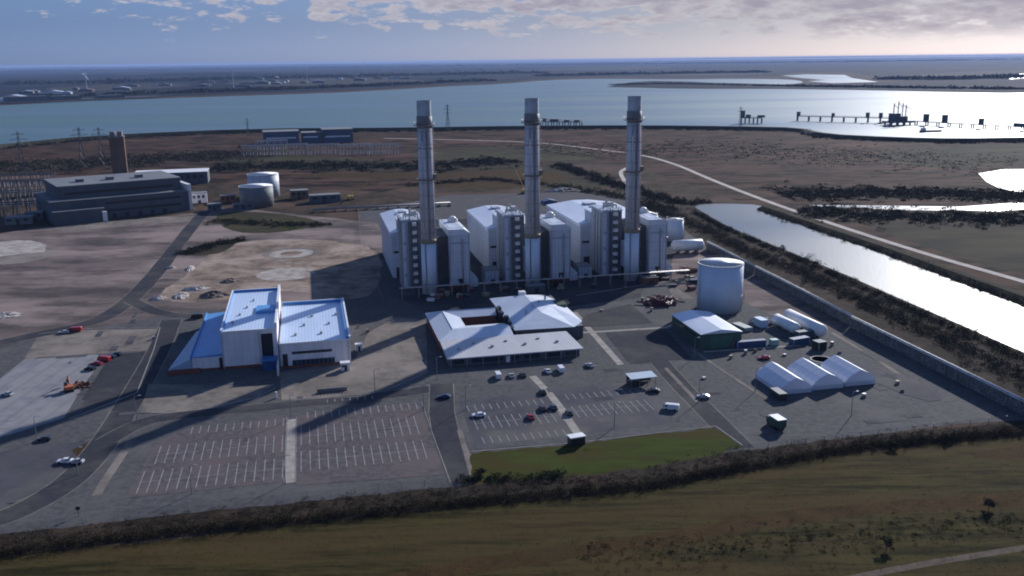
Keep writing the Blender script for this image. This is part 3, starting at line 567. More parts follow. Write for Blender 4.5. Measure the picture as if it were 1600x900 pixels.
# ------------------------------------------------------------------ power station units
PITCHX = 51.65
ord3 = ('left', 'middle', 'right')
def make_chimney(i):
    t = T('chimney', ['tall grey steel chimney of the left hand unit, nearest the blue roofed building', 'tall grey steel chimney in the middle of the three', 'tall grey steel chimney of the right hand unit, nearest the white storage tank'][i], 'chimney', 54.5 + PITCHX * i, 438, 0, 'three tall power station chimneys')
    MB().cyl(0, 0, 0, 25, 3.65, n=28).obj('lower_shaft', m_cladw if False else m_tank, t, True)
    MB().cyl(0, 0, 27, 84.5, 3.6, 3.5, n=28).obj('shaft', m_steel, t, True)
    MB().cyl(0, 0, 25, 27, 4.0, n=28).obj('ring_platform', m_ochre, t, True)
    for z in (55, 70): MB().cyl(0, 0, z, z + .5, 3.8, n=28).obj('stiffening_ring', m_collar, t)
    MB().cyl(0, 0, 79.5, 85, 3.65, n=28).obj('collar', m_collar, t, True)
    c = MB().cyl(0, 0, 84.5, 92, 3.3, n=28, caps=False); c.cyl(0, 0, 84.5, 91.9, 3.0, n=28, caps=False).cyl(0, 0, 91.5, 92.1, 3.4, n=28, caps=False); c.obj('cap', m_cap, t, True)
    MB().cyl(0, 0, 84.6, 90.5, 2.95, n=28).obj('flue_mouth', m_dark, t)
    MB().cyl(0, 0, 55.6, 55.9, 4.7, n=20).box(3.4, 5.0, -1.8, .6, 55.9, 58).obj('rest_platform', m_ochre, t)
    p = MB().cyl(0, 0, 80.6, 80.9, 5.2, n=20); rl = MB()
    for k in range(20):
        a = k * .314; b = a + .314; q = (5.1 * math.cos(a), 5.1 * math.sin(a)); q2 = (5.1 * math.cos(b), 5.1 * math.sin(b))
        rl.tube((*q, 80.9), (*q, 82.1), .05, 4)
        for z in (81.5, 82.1): rl.tube((*q, z), (*q2, z), .05, 4)
    po = p.obj('gallery', m_lattice, t); rl.obj('railing', m_lattice, po)
    # long service duct up the front and a caged ladder on the lit side
    MB().box(-.1, .8, -4.0, -3.4, 27.2, 79).obj('cable_duct', m_collar, t)
    l = MB()
    for s in (-.3, .3): l.tube((3.9, s - .6, 2), (3.9, s - .6, 80.6), .06, 4)
    for z in np.arange(3, 80, 1.2): l.tube((3.9, -.9, z), (3.9, -.3, z), .04, 4)
    for z in np.arange(5, 80, 4.5):
        for k in range(5): a = -1.2 + k * .6; b = a + .6; l.tube((3.9 + .8 * math.cos(a), -.6 + .6 * math.sin(a), z), (3.9 + .8 * math.cos(b), -.6 + .6 * math.sin(b), z), .05, 4)
    l.obj('ladder', m_pipe, t)
    MB().tube((-1.9, -3.4, .5), (-1.9, -3.3, 78), .3, 8).obj('drain_pipe', m_pipe, t, True)
    d = MB(); d.box(-2.6, 2.6, 3.2, 10, 6, 19); d.obj('inlet_duct', m_clad, t)
    return t
def railing_loop(mb, x0, x1, y0, y1, z, st=2.0):
    for (a, b) in (((x0, y0), (x1, y0)), ((x1, y0), (x1, y1)), ((x1, y1), (x0, y1)), ((x0, y1), (x0, y0))):
        n = max(1, int(math.hypot(b[0] - a[0], b[1] - a[1]) / st))
        for k in range(n): mb.tube((a[0] + (b[0] - a[0]) * k / n, a[1] + (b[1] - a[1]) * k / n, z), (a[0] + (b[0] - a[0]) * k / n, a[1] + (b[1] - a[1]) * k / n, z + 1.1), .05, 4)
        for zz in (.6, 1.1): mb.tube((*a, z + zz), (*b, z + zz), .05, 4)
def make_unit(i):
    x = 54.5 + PITCHX * i
    make_chimney(i)
    # boiler house left of the chimney, with its stair tower
    b = T('boiler_house', ['tall grey boiler house left of the left hand chimney', 'tall grey boiler house left of the middle chimney', 'tall grey boiler house left of the right hand chimney'][i], 'boiler house', x - 11.5, 450, 0, 'boiler houses beside the chimneys')
    MB().box(0, 10.2, 0, 20, 0, 34).obj('wall', m_clad, b)
    MB().box(.6, 10.6, 20, 34, 0, 30).obj('rear_wall', m_clad, b)
    MB().box(-.3, 10.5, -.3, 20.3, 34, 34.6).obj('roof', m_roofw, b)
    MB().box(.3, 10.9, 20.3, 34.3, 30, 30.6).obj('rear_roof', m_roofw, b)
    r = MB(); railing_loop(r, 0, 10.2, 0, 20, 34.6); r.obj('railing', m_lattice, b)
    v = MB()
    for k in range(3): v.cyl(3 + k * 2.4, 8 + (k % 2) * 3, 34.6, 37.5 + k % 2, .5, n=10)
    v.tube((1.5, 4, 36.5), (8.5, 4, 36.5), .45, 8).tube((1.5, 4, 34.6), (1.5, 4, 36.5), .3, 8).tube((8.5, 4, 34.6), (8.5, 4, 36.5), .3, 8); v.box(6.5, 9, 12, 17, 34.6, 36.6)
    v.obj('roof_plant', m_pipe, b, False)
    MB().box(.25, 2.0, -.35, 0, 0, 33).obj('corner_panel', m_cladw, b)
    st = T('stair_tower', ['open steel stair tower on the left hand boiler house', 'open steel stair tower on the middle boiler house', 'open steel stair tower on the right hand boiler house'][i], 'stair tower', x - 7.0, 445.2, 0, 'stair towers of the boiler houses') if False else None
    fr = MB()
    for a in (3.7, 8.1):
        for c in (-4.2, -.4): fr.box(a, a + .25, c, c + .25, 0, 36)
    fo = fr.obj('stair_tower', m_lattice, b)
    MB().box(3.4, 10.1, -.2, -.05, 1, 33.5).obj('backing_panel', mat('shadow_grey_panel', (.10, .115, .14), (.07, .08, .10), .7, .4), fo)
    for k in range(8):
        z = 3.2 + k * 4.1
        MB().box(5.0, 7.0, -3.6, -1.5, z, z + 1.5).obj('landing', m_trimw, fo)
        MB().tube((7.9, -3.9, z - 3), (3.9, -3.9, z), .12, 4).tube((7.9, -1.2, z - 3), (3.9, -1.2, z), .12, 4).obj('stair_flight', m_lattice, fo)
    for z in (6, 14, 22): MB().box(.6, 2.4, -.42, -.36, z, z + 1.6).obj('louvre', m_clad, b)
    for k in range(3): MB().tube((-.35, 3 + k * 5, 0), (-.35, 3 + k * 5, 33), .3, 6).obj('down_pipe', m_pipe, b)
    # filter house right of the chimney
    f = T('filter_house', ['pale ribbed filter house right of the left hand chimney, lit roof', 'pale ribbed filter house right of the middle chimney', 'pale ribbed filter house right of the right hand chimney'][i], 'filter house', x + 10.8, 443, 0, 'filter houses beside the chimneys')
    MB().box(0, 10.2, 0, 31, 2, 27).obj('wall', m_cladw, f)
    MB().box(.4, 9.8, .4, 30.6, 0, 2).obj('base', m_rust, f)
    rf = MB().profile([(-.3, 27), (10.5, 27), (10.5, 27.8), (7.6, 29.8), (-.3, 29.8)], -.3, 31.3).obj('roof', m_roofw2, f)
    MB().cyl(5.5, 23, 29.8, 31, 2.6, n=20).cyl(5.5, 23, 31, 32.6, 2.6, 1.0, n=20).obj('roof_vent', m_white, rf, True)
    MB().profile([(10.25, 0), (14.4, 0), (14.4, 4), (10.25, 8)], 2, 12).obj('lean_to', m_cladw, f)
    MB().box(4, 6.4, -.12, 0, 2.1, 5).obj('door', m_dark, f)
    MB().box(1.0, 9.2, -.1, 0, 22.5, 23.4).obj('louvre_band', m_clad, f)
    for xx in (.3, 9.5): MB().box(xx, xx + .4, -.3, 0, 2, 27).obj('corner_rib', m_clad, f)
    MB().tube((6.6, -.5, 0), (6.6, -.5, 24), .35, 7).tube((6.6, -.5, 24), (6.6, 1, 26), .35, 7).obj('vent_pipe', m_pipe, f, True)
    MB().box(-6.2, -.05, 3.5, 28, 0, 26).obj('shaded_gap_block', mat('gap_shade_dark', (.075, .065, .072), (.045, .042, .052), .7, .2), f)  # dark block stands in for the shaded gap beside the chimney
    rr = MB(); railing_loop(rr, .2, 7.4, .2, 30.8, 29.8, 2.5); rr.obj('railing', m_lattice, f)
    # turbine hall behind
    x0, x1 = ((-14.5, 7), (-15, 14), (-16, 26))[i]; hh = 25
    hl = T('turbine_hall', ['broad white roofed turbine hall behind the left hand chimney', 'broad white roofed turbine hall behind the middle chimney', 'broadest white roofed turbine hall, behind the right hand chimney'][i], 'turbine hall', x + x0, 475, 0, 'turbine halls behind the boiler houses')
    wd = x1 - x0; dp = (68, 66, 72)[i]
    MB().box(0, wd, 0, dp, 0, hh - 3).obj('wall', m_cladw, hl)
    MB().profile([(-.4, hh - 3), (wd + .4, hh - 3), (wd + .4, hh - 1.6), (wd * .62, hh + .6), (wd * .38, hh + .6), (-.4, hh - 1.6)], -.4, dp + .4).obj('roof', m_roofw, hl)
    for k in range(4): MB().box(wd * .42, wd * .58, 8 + k * 14, 14 + k * 14, hh + .5, hh + 1.7).obj('roof_vent', m_clad, hl)
    for k in range(3): MB().box(2 + k * wd * .3, 2 + k * wd * .3 + 4, -.12, 0, .1, 5.5).obj('door', m_dark, hl)
    MB().box(1, wd - 1, -.1, 0, 13, 14.2).obj('louvre_band', m_dark, hl)
    # low plant between hall and filter house: ducts and brown steelwork
    pl = T('gas_turbine_intake', ['rust brown steelwork and pipes behind the left hand filter house', 'rust brown steelwork and pipes behind the middle filter house', 'rust brown steelwork and pipes behind the right hand filter house'][i], 'steelwork', x + (12 if i < 2 else 30), (500, 506, 498)[i], 0, 'steelwork behind the filter houses')
    s = MB()
    for a in (0, 5, 10):
        for c in (0, 6, 12): s.box(a, a + .5, c, c + .5, 0, 15)
    for z in (4, 8, 12, 15):
        for a in (0, 5, 10): s.box(a + .05, a + .45, .5, 12, z - .4, z)
        for c in (0, 6, 12): s.box(.5, 10, c + .05, c + .45, z - .4, z)
    s.obj('frame', m_rust, pl)
    q = MB()
    for k in range(4): q.tube((1, 1.5 + k * 3, 8.6), (14, 1.5 + k * 3, 8.6), .6, 8)
    q.tube((3, 3, 2), (3, 3, 17), .9, 10).tube((8, 9, 2), (8, 9, 18), .7, 10); q.obj('pipe', m_pipe, pl, True)
    MB().box(1, 9.5, 1, 11, .2, 3.8).obj('casing', m_rust, pl)
    # transformer and plant in front
    tr = T('transformer', ['dark transformer with brown coolers before the left hand filter house', 'dark transformer with brown coolers before the middle filter house', 'dark transformer with brown coolers before the right hand filter house'][i], 'transformer', x + 9, 433, 0, 'transformers in front of the filter houses')
    MB().box(0, 6, 0, 4, 0, 4).obj('tank', m_rust, tr, bevel=.1)
    cl = MB()
    for k in range(8): cl.box(.3 + k * .7, .6 + k * .7, -1, -.05, .6, 3.6)
    cl.obj('cooler', m_dark, tr)
    for k in range(3): MB().cyl(1.2 + k * 1.8, 2, 4, 5.8, .25, .12, n=8).obj('bushing', m_trimw, tr)
for i in range(3): make_unit(i)
# low pipe bridge across the front of the units
pb = T('pipe_bridge', 'long low pipe bridge running across the front of the boiler houses', 'pipe bridge', 40, 429)
s = MB()
for k in range(19): s.box(k * 8, k * 8 + .3, 0, .3, 0, 5).box(k * 8, k * 8 + .3, 2.2, 2.5, 0, 5).box(k * 8, k * 8 + .3, .3, 2.2, 4.6, 4.9)
s.obj('frame', m_collar, pb)
for k in range(3): MB().tube((-1, .55 + k * .7, 5.2), (146, .55 + k * .7, 5.2), .22, 8).obj('pipe', (m_pipe, m_rust, m_pipe)[k], pb, True)
# small plant buildings round the base of the units
def hut(name, label, cat, X, Y, w, d, h, mw, mr, rot=0, group=None, gable=.0, door=True, win=0):
    t = T(name, label, cat, X, Y, rot, group)
    MB().box(0, w, 0, d, 0, h).obj('wall', mw, t)
    if gable: MB().profile([(-.25, h), (w + .25, h), (w / 2, h + gable)], -.25, d + .25).obj('roof', mr, t)
    else: MB().box(-.2, w + .2, -.2, d + .2, h, h + .3).obj('roof', mr, t)
    if door: MB().box(w * .4, w * .4 + min(2.2, w * .3), -.08, 0, .02, min(2.4, h * .8)).obj('door', m_dark, t)
    for k in range(win): MB().box(w * (.08 + .9 * k / win), w * (.08 + .9 * k / win) + w * .5 / win, -.07, 0, h * .5, h * .8).obj('window', m_glass, t)
    return t
hut('plant_room', 'low grey plant room between the left and middle boiler houses', 'plant room', 84, 448, 7, 10, 7, m_clad, m_oldroof)
hut('plant_room', 'low grey plant room between the middle and right boiler houses', 'plant room', 133, 448, 7, 10, 6, m_clad, m_oldroof)
hut('plant_room', 'dark low plant room before the foot of the middle chimney', 'plant room', 100, 424, 9, 5, 3.4, m_oldclad, m_oldroof)
hut('plant_room', 'rust brown plant room before the right hand filter house', 'plant room', 160, 426, 8, 5, 3.4, m_rust, m_oldroof)
rc = random.Random(12)
for k in range(34):
    X0, Y0 = (rc.uniform(50, 190), rc.uniform(418, 434)) if k < 20 else (rc.uniform(168, 196), rc.uniform(398, 436))
    w_, d_, h_ = rc.uniform(1, 4), rc.uniform(1, 3), rc.uniform(.8, 2.6); c_ = k % 5
    t = T('site_crate', ['white', 'rust brown', 'dark grey', 'ochre', 'maroon'][c_] + ' crate or skip lying about the feet of the power station units', 'crate', X0, Y0, rc.uniform(-30, 30), ['white', 'rust brown', 'dark grey', 'ochre', 'maroon'][c_] + ' crates about the feet of the units')
    MB().hexa([(0, 0, 0), (w_, 0, 0), (w_, d_, 0), (0, d_, 0)], [(-.1, -.1, h_), (w_ + .1, -.1, h_), (w_ + .1, d_ + .1, h_), (-.1, d_ + .1, h_)]).obj('body', (m_trimw, m_rust, m_dark, m_ochre, m_maroon)[c_], t)
    MB().box(-.15, w_ + .15, -.15, .0, h_ - .15, h_ + .05).box(-.15, w_ + .15, d_, d_ + .15, h_ - .15, h_ + .05).obj('rim', m_pipe, t)
# tanks behind the right unit
def tank(name, label, X, Y, r, h, m, mr, cone=.12, rail=True, group=None):
    t = T(name, label, 'tank', X, Y, 0, group)
    MB().cyl(0, 0, 0, h, r, n=48).obj('shell', m, t, True)
    MB().cyl(0, 0, h, h + .35, r + .15, n=48).cyl(0, 0, h + .35, h + .35 + r * cone, r - .3, .3, n=48).obj('roof', mr, t, True)
    b = MB()
    for z in (h * .33, h * .66): b.cyl(0, 0, z, z + .18, r + .08, n=48)
    b.obj('wind_girder', m, t, True)
    if rail:
        rl = MB(); k = 28
        for j in range(k):
            a = 2 * math.pi * j / k; c = 2 * math.pi * (j + 1) / k
            rl.tube((r * math.cos(a), r * math.sin(a), h + .3), (r * math.cos(a), r * math.sin(a), h + 1.4), .05, 4)
            rl.tube((r * math.cos(a), r * math.sin(a), h + 1.4), (r * math.cos(c), r * math.sin(c), h + 1.4), .05, 4)
        rl.obj('railing', m_lattice, t)
        st = MB()
        for j in range(34):
            a = R(-70 + j * 4.2); c = R(-70 + (j + 1) * 4.2); z = h * j / 34; z2 = h * (j + 1) / 34
            st.tube(((r + .9) * math.cos(a), (r + .9) * math.sin(a), z + .9), ((r + .9) * math.cos(c), (r + .9) * math.sin(c), z2 + .9), .05, 4)
            st.box(min(0, 0), 0.01, 0, .01, z, z + .01) if False else st.tube((r * math.cos(a), r * math.sin(a), z), ((r + .9) * math.cos(a), (r + .9) * math.sin(a), z), .12, 4)
        st.obj('spiral_stair', m_lattice, t)
        MB().tube((-r - .3, -1, 0), (-r - .3, -1, h), .15, 6).obj('pipe', m_pipe, t)
    return t
X, Y = S(1128, 492); tank('storage_tank', 'big pale blue white cylindrical storage tank right of the chimneys', X + 3.2, Y + 10.0, 10.0, 21.0, m_tank, m_white)
X, Y = S(1059, 378); tank('storage_tank', 'smaller pale tank behind the right hand filter house', X, Y + 5.2, 5.2, 13.0, m_tank, m_white)
X, Y = S(1018, 378); tank('storage_tank', 'white domed tank between the right hand filter house and the smaller tank', X, Y + 10, 7, 15.5, m_white, m_white, .3)
# horizontal tanks
def bullet(label, X, Y, L, r, rot, z=1.3, group=None, m=None):
    t = T('horizontal_tank', label, 'tank', X, Y, rot, group); m = m or m_white
    b = MB(); n = 20; prof = [(-L / 2 - r * .5, .02), (-L / 2 - r * .4, r * .5), (-L / 2 - r * .15, r * .85), (-L / 2, r), (L / 2, r), (L / 2 + r * .15, r * .85), (L / 2 + r * .4, r * .5), (L / 2 + r * .5, .02)]
    vs = [(x, q * math.cos(2 * math.pi * k / n), z + r + q * math.sin(2 * math.pi * k / n)) for x, q in prof for k in range(n)]
    b.add(vs, [(i * n + k, i * n + (k + 1) % n, (i + 1) * n + (k + 1) % n, (i + 1) * n + k) for i in range(len(prof) - 1) for k in range(n)]); b.obj('shell', m, t, True)
    for s in (-.33, 0, .33): MB().box(L * s - .3, L * s + .3, -r * .8, r * .8, 0, z + r * .5).obj('saddle', m_conc, t)
    return t
X, Y = S(1078, 397); bullet('fat white horizontal tank just behind the big storage tank', X, Y + 4, 17, 3.2, 0)
bullet('left of the two long white horizontal tanks beside the green shed', 189.2, 336.5, 15, 2.3, 92, z=.4, group=None)
bullet('right and longer of the two long white horizontal tanks', 196.8, 335, 25, 2.6, 92, z=.4, group=None)

# ------------------------------------------------------------------ blue roofed building
b = T('control_building', 'white three block building with blue parapets and pale metal roofs', 'building', -35, 342)
# centre block (20 x 63, 14.9 high)
mb = MB(); mb.box(0, 14.0, 0, 63, 0, 13.9).box(14.0, 20, 2.2, 63, 0, 13.9).box(14.0, 20, 0, 2.2, 12.6, 13.9).box(18.4, 20, 0, 2.2, 0, 12.6); mb.obj('centre_wall', m_wallw, b)
m_roofb = mat('bluish_metal_roof', (.57, .68, .84), (.49, .60, .76), .36, .08, stretch=(1, .25, 1), stripe=('X', 1.2, .3))
MB().box(.4, 19.6, .4, 62.6, 13.9, 14.1).obj('centre_roof', m_roofb, b)
pp = MB().box(-.1, .5, -.1, 63.1, 13.9, 15.1).box(.5, 20.1, 62.5, 63.1, 13.9, 15.1).box(.5, 20.1, -.1, .4, 13.9, 14.5); po = pp.obj('parapet', m_trimw, b)
MB().box(19.3, 20.15, .4, 62.5, 13.9, 16.4).obj('raised_edge', m_trimw, b)
MB().box(.5, .8, .6, 62.4, 14.1, 15.0).box(.9, 19.0, 62.2, 62.5, 14.1, 15.0).obj('parapet_lining', m_blue, b)
MB().box(11.5, 18.7, 24, 34, 14.1, 14.9).obj('rooflight', m_blueroof, b)
MB().box(14.2, 18.2, 1.9, 2.15, .3, 12.5).obj('glazed_slot', m_glass, b)
e = MB().box(14.3, 19.2, -5.5, 0, 0, 3.6).obj('entrance_porch', m_blueglass, b)
MB().box(14.1, 19.4, -5.7, -.05, 3.6, 3.9).obj('porch_roof', m_blue, e)
MB().box(19.6, 20.2, -13, -.1, 0, 3.4).obj('wing_wall', m_trimw, b)
MB().box(-.1, 14.0, -.15, 0, 0, 1.0).box(20.7, 46, -4.65, -4.5, 0, .9).obj('brick_plinth', m_brick, b)
# right block (26 x 60, 9.8)
MB().box(20.6, 46.4, -4.5, 55, 0, 9.0).obj('right_wall', m_wallw, b)
MB().box(21, 46, -4, 54.6, 9.0, 9.2).obj('right_roof', m_roofb, b)
MB().box(46, 46.7, -4.6, 55.2, 9.0, 10.6).box(20.6, 46, 54.6, 55.2, 9.0, 10.4).obj('right_parapet', m_trimw, b)
MB().box(45.0, 45.95, -3.9, 54.5, 9.2, 10.4).box(21, 44.9, 53.6, 54.5, 9.2, 10.3).obj('right_parapet_lining', m_blue, b)
MB().box(20.6, 46, -4.75, -4.45, 9.0, 9.7).obj('fascia', m_trimw, b)
MB().box(25.0, 39.6, -4.64, -4.5, 5.2, 6.2).obj('window', m_glass, b)
w2 = MB().box(25.0, 40.4, -4.64, -4.5, .9, 2.9).obj('window', m_glass, b)
mm = MB()
for k in range(9): mm.box(26.6 + k * 1.6, 26.75 + k * 1.6, -4.72, -4.645, .95, 2.85)
mm.obj('mullion', m_blue, w2)
MB().box(21.6, 23.4, -4.64, -4.5, .2, 5.5).obj('door', m_dark, b)
MB().box(46.4, 46.6, 2, 30, 2, 6).obj('side_window', m_glass, b)
# left wing: blue roof and lean-to canopy
MB().box(-11, -.1, 1, 63, 0, 4.9).obj('left_wall', m_wallw, b)
MB().hexa([(-11.2, .8, 4.9), (-.15, .8, 4.9), (-.15, 63.2, 4.9), (-11.2, 63.2, 4.9)], [(-11.2, .8, 5.2), (-.15, .8, 5.9), (-.15, 63.2, 5.9), (-11.2, 63.2, 5.2)]).obj('left_roof', m_blueroof, b)
MB().box(-11.5, -11.2, .6, 63.4, 4.4, 6.0).obj('left_edge', m_blue, b)
MB().hexa([(-19.5, 1, .6), (-11.2, 1, .6), (-11.2, 42, .6), (-14, 42, .6)], [(-19.5, 1, 1.1), (-11.2, 1, 4.6), (-11.2, 42, 4.6), (-14, 42, 3.2)]).obj('canopy', mat('pale_blue_roof', (.30, .42, .55), (.24, .35, .48), .5, .1), b)
MB().prism([(-19.7, .8), (0, .8), (0, 1.0), (-11, 1.2), (-14, 42.1), (-14.3, 42.1)], 0, .6).box(-19, -8, -2.5, .75, 0, 1.0).obj('left_plinth', m_brick, b)
MB().box(-1.4, -.2, .8, 1.0, .1, 4.4).obj('side_door', m_dark, b)
for k in range(6): MB().box(26 + k * 3.2, 27 + k * 3.2, 6 + (k % 3) * 13, 7.2 + (k % 3) * 13, 9.2, 10.0).obj('roof_vent', m_pipe, b)
for k in range(4): MB().box(3 + k * 2.1, 3.8 + k * 2.1, 12 + k * 11, 13 + k * 11, 14.1, 14.8).obj('roof_vent', m_pipe, b)
for x_ in (.3, 13.4, 20.9, 45.6): MB().tube((x_, -.12 if x_ < 20 else -4.75, 0), (x_, -.12 if x_ < 20 else -4.75, 13.5 if x_ < 20 else 9), .12, 6).obj('downpipe', m_pipe, b)
hut('white_kiosk', 'small white kiosk at the right front corner of the blue and white building', 'kiosk', *S(533, 580), 3.2, 2.4, 2.8, m_trimw, m_trimw, win=1)
hut('white_kiosk', 'little white kiosk right of the blue and white building', 'kiosk', *S(556, 549), 2.6, 2.2, 2.4, m_trimw, m_trimw)

# ------------------------------------------------------------------ office building
b = T('office_building', 'low white roofed office building round a brick courtyard', 'building', 46, 323)
MB().box(.6, 50.6, .8, 18, 0, 3.2).obj('front_wall', m_oldclad, b)
MB().hexa([(-.3, -.6, 3.2), (51.8, -.6, 3.2), (50.6, 19.6, 4.3), (-.3, 19.6, 4.3)], [(-.3, -.6, 3.6), (51.8, -.6, 3.6), (50.6, 19.6, 4.7), (-.3, 19.6, 4.7)]).obj('front_roof', mat('pale_seam_roof', (.50, .50, .51), (.42, .42, .44), .5, .1, stretch=(1, .3, 1), stripe=('X', 1.2, .3)), b)
for x0, x1 in ((2, 6), (9, 21), (24, 27), (29, 35), (38, 43), (45, 49.5)): MB().box(x0, x1, .68, .8, .9, 2.7).obj('window', m_glass, b)
MB().box(22, 23.5, .66, .8, 0, 2.6).obj('door', m_trimw, b)
# courtyard ring
mb = MB().box(.2, 12.4, 19.8, 62, 0, 4.2).box(12.4, 28.5, 19.8, 38, 0, 4.2).box(12.4, 28.5, 52.4, 62, 0, 4.2); mb.obj('ring_wall', m_terra, b)
rf = MB()
x0, x1, y0, y1 = -.4, 29.2, 19.6, 62.6; i0, i1, j0, j1 = 13.0, 28.9, 38.4, 52.0
def pts(*a): return [tuple(p) for p in a]
ze, zr = 4.2, 6.0
xm = (x0 + i0) / 2; ym0 = (y0 + j0) / 2; ym1 = (y1 + j1) / 2
rf.add([(x0, y0, ze), (x0, y1, ze), (xm, ym1, zr), (xm, ym0, zr)], [(0, 3, 2, 1)])
rf.add([(i0, j0, ze), (i0, j1, ze), (xm, ym1, zr), (xm, ym0, zr)], [(0, 1, 2, 3)])
rf.add([(x0, y0, ze), (x1, y0, ze), (x1, ym0, zr), (xm, ym0, zr)], [(0, 1, 2, 3)])
rf.add([(i0, j0, ze), (i1, j0, ze), (x1, ym0, zr), (xm, ym0, zr)], [(0, 3, 2, 1)])
rf.add([(x0, y1, ze), (x1, y1, ze), (x1, ym1, zr), (xm, ym1, zr)], [(0, 3, 2, 1)])
rf.add([(i0, j1, ze), (i1, j1, ze), (x1, ym1, zr), (xm, ym1, zr)], [(0, 1, 2, 3)])
rf.add([(x1, y0, ze), (i1, j0, ze), (x1, ym0, zr)], [(0, 1, 2)]); rf.add([(x1, y1, ze), (i1, j1, ze), (x1, ym1, zr)], [(0, 2, 1)])
ro = rf.obj('ring_roof', m_roofw, b); so_ = ro.modifiers.new('t', 'SOLIDIFY'); so_.thickness = .18; so_.offset = -1
# hipped pavilion
MB().box(31.5, 59, 24, 76, 0, 5.2).obj('pavilion_wall', m_oldclad, b)
px = [(30.6, 24, 5.2), (55, 22.8, 5.2), (60.4, 30, 5.2), (60.4, 60, 5.2), (56, 77, 5.2), (30.6, 77, 5.2), (44.5, 36, 8.6), (44.5, 66, 8.6), (52, 50, 7.6)]
rp = MB().add(px, [(0, 1, 6), (1, 2, 8), (1, 8, 6), (2, 3, 8), (3, 4, 8), (8, 4, 7), (8, 7, 6), (4, 5, 7), (5, 0, 6), (5, 6, 7), (0, 5, 4, 3, 2, 1)]); rp.obj('pavilion_roof', m_roofw2, b)
MB().box(43, 45.8, 69, 72, 7.2, 9.2).obj('roof_cowl', m_trimw, b)
MB().box(56, 60.2, 52, 60, 5.6, 6.8).obj('green_canopy', m_scrubgrn if False else mat('moss_roof', (.11, .14, .10), (.08, .10, .08), .8, .5), b)
MB().box(31.8, 34, 23.9, 24, 1, 4.4).box(36, 46, 23.9, 24, 1, 3.4).obj('pavilion_window', m_glass, b)
for k in range(7): MB().box(5 + k * 6.4, 6 + k * 6.4, 8 + (k % 2) * 5, 9 + (k % 2) * 5, 3.9, 4.8).obj('roof_vent', m_pipe, b)
for k in range(4): MB().cyl(39 + k * 4.5, 40 + k * 7, 7.2, 8.9, .45, n=10).obj('roof_flue', m_pipe, b)
MB().tube((0, -.75, 3.3), (51.5, -.75, 3.3), .12, 6).obj('gutter', m_clad, b)
for k in range(9): MB().tube((1 + k * 6, -.5, 0), (1 + k * 6, -.5, 3.2), .1, 6).obj('veranda_post', m_pipe, b)
# plant between roofs
q = MB()
for k in range(7): q.box(29.6 + (k % 2) * .4, 31.2, 27 + k * 5.2, 30 + k * 5.2, 0, 5.4 + (k % 3) * .9)
q.obj('roof_plant', m_dark, b)
rg = np.random.default_rng(5); C = np.stack([rg.uniform(29.2, 31, 14), rg.uniform(24, 38, 14), np.full(14, 4.6)], 1)
# ------------------------------------------------------------------ green shed and yard to the right
b = T('green_shed', 'green walled shed with a curved pale metal roof in front of the big tank', 'shed', 144.5, 320.5)
MB().box(0, 17, 0, 29.5, 0, 6).obj('wall', m_green, b)
arc = [(-.3 + 17.6 * k / 12, 6 + 1.5 * (1 - abs(k - 6) / 6.0) ** .85) for k in range(13)]
MB().profile([(x, z) for x, z in arc], -.4, 29.9).obj('roof', m_roofw, b, False)
MB().box(4, 13, -.1, 0, .1, 4.6).obj('roller_door', mat('green_door', (.03, .13, .09), None, .6, stripe=('Z', .4, .4)), b)
MB().box(-.1, 0, 5, 24, 3.6, 4.6).obj('window', m_glass, b)
for i, (xr, y0, ln) in enumerate(((155.4, 267, 18), (168, 268.3, 18), (180.8, 269, 17))):
    t = T('marquee', ['white marquee nearest the green shed, left of three', 'middle one of the three white marquees', 'rightmost of the three white marquees'][i], 'marquee', xr, y0, 0, 'three white marquees in a row')
    wd = 5.95
    prof = [(-wd, 1.5), (-wd * .82, 2.9), (-wd * .45, 4.4), (0, 5.7), (wd * .45, 4.4), (wd * .82, 2.9), (wd, 1.5)]
    MB().profile(prof, 0, ln).obj('roof', m_canvas, t)
    MB().box(-wd + .1, wd - .1, .15, ln - .15, 0, 1.48).obj('side_wall', m_canvas, t)
hut('lean_to_store', 'dark low store against the left side of the nearest marquee', 'store', 146.6, 262, 2.6, 6, 2.2, m_dark, m_oldroof, door=False)
def container(name, label, X, Y, L, wd, h, rot, m, group=None):
    t = T(name, label, 'container', X, Y, rot, group)
    mb = MB(); n = int(L / .35)
    pr = []
    for k in range(n): x = k * L / n; pr += [(x, 0.0), (x + L / n * .4, 0.0), (x + L / n * .5, .06), (x + L / n * .9, .06)]
    mb.box(0, L, .07, wd - .07, .15, h)
    for k in range(n): mb.box(k * L / n, k * L / n + L / n * .5, 0, .069, .25, h - .1).box(k * L / n, k * L / n + L / n * .5, wd - .069, wd, .25, h - .1)
    mb.obj('body', m, t)
    MB().box(-.07, .0, .1, wd - .1, .2, h - .05).obj('door', m, t)
    c = MB()
    for x in (0.001, L - .18):
        for y in (-.03, wd - .15): c.box(x, x + .18, y, y + .18, 0, h + .04)
    c.obj('corner_post', m_steel, t); return t
X, Y = S(1152, 545); container('shipping_container', 'long dark blue shipping container right of the green shed', X, Y, 12.2, 2.44, 2.6, 0, m_bluebox)
X, Y = S(1153, 541); container('shipping_container', 'maroon container beside the end of the blue container', X - 2.6, Y - 1, 2.4, 3, 2.4, 0, m_maroon)
X, Y = S(1206, 541); container('shipping_container', 'pale green container at the right end of the blue container', X, Y, 3, 2.6, 2.4, 0, mat('pale_green_paint', (.25, .42, .38), None, .6))
X, Y = S(1240, 541); container('shipping_container', 'dark blue container in front of the long white tanks', X, Y, 8, 3, 2.6, 12, m_bluebox)
X, Y = S(1252, 533); container('shipping_container', 'grey blue container against the ends of the long white tanks', X, Y + 2, 8, 3, 3, 8, m_oldclad)
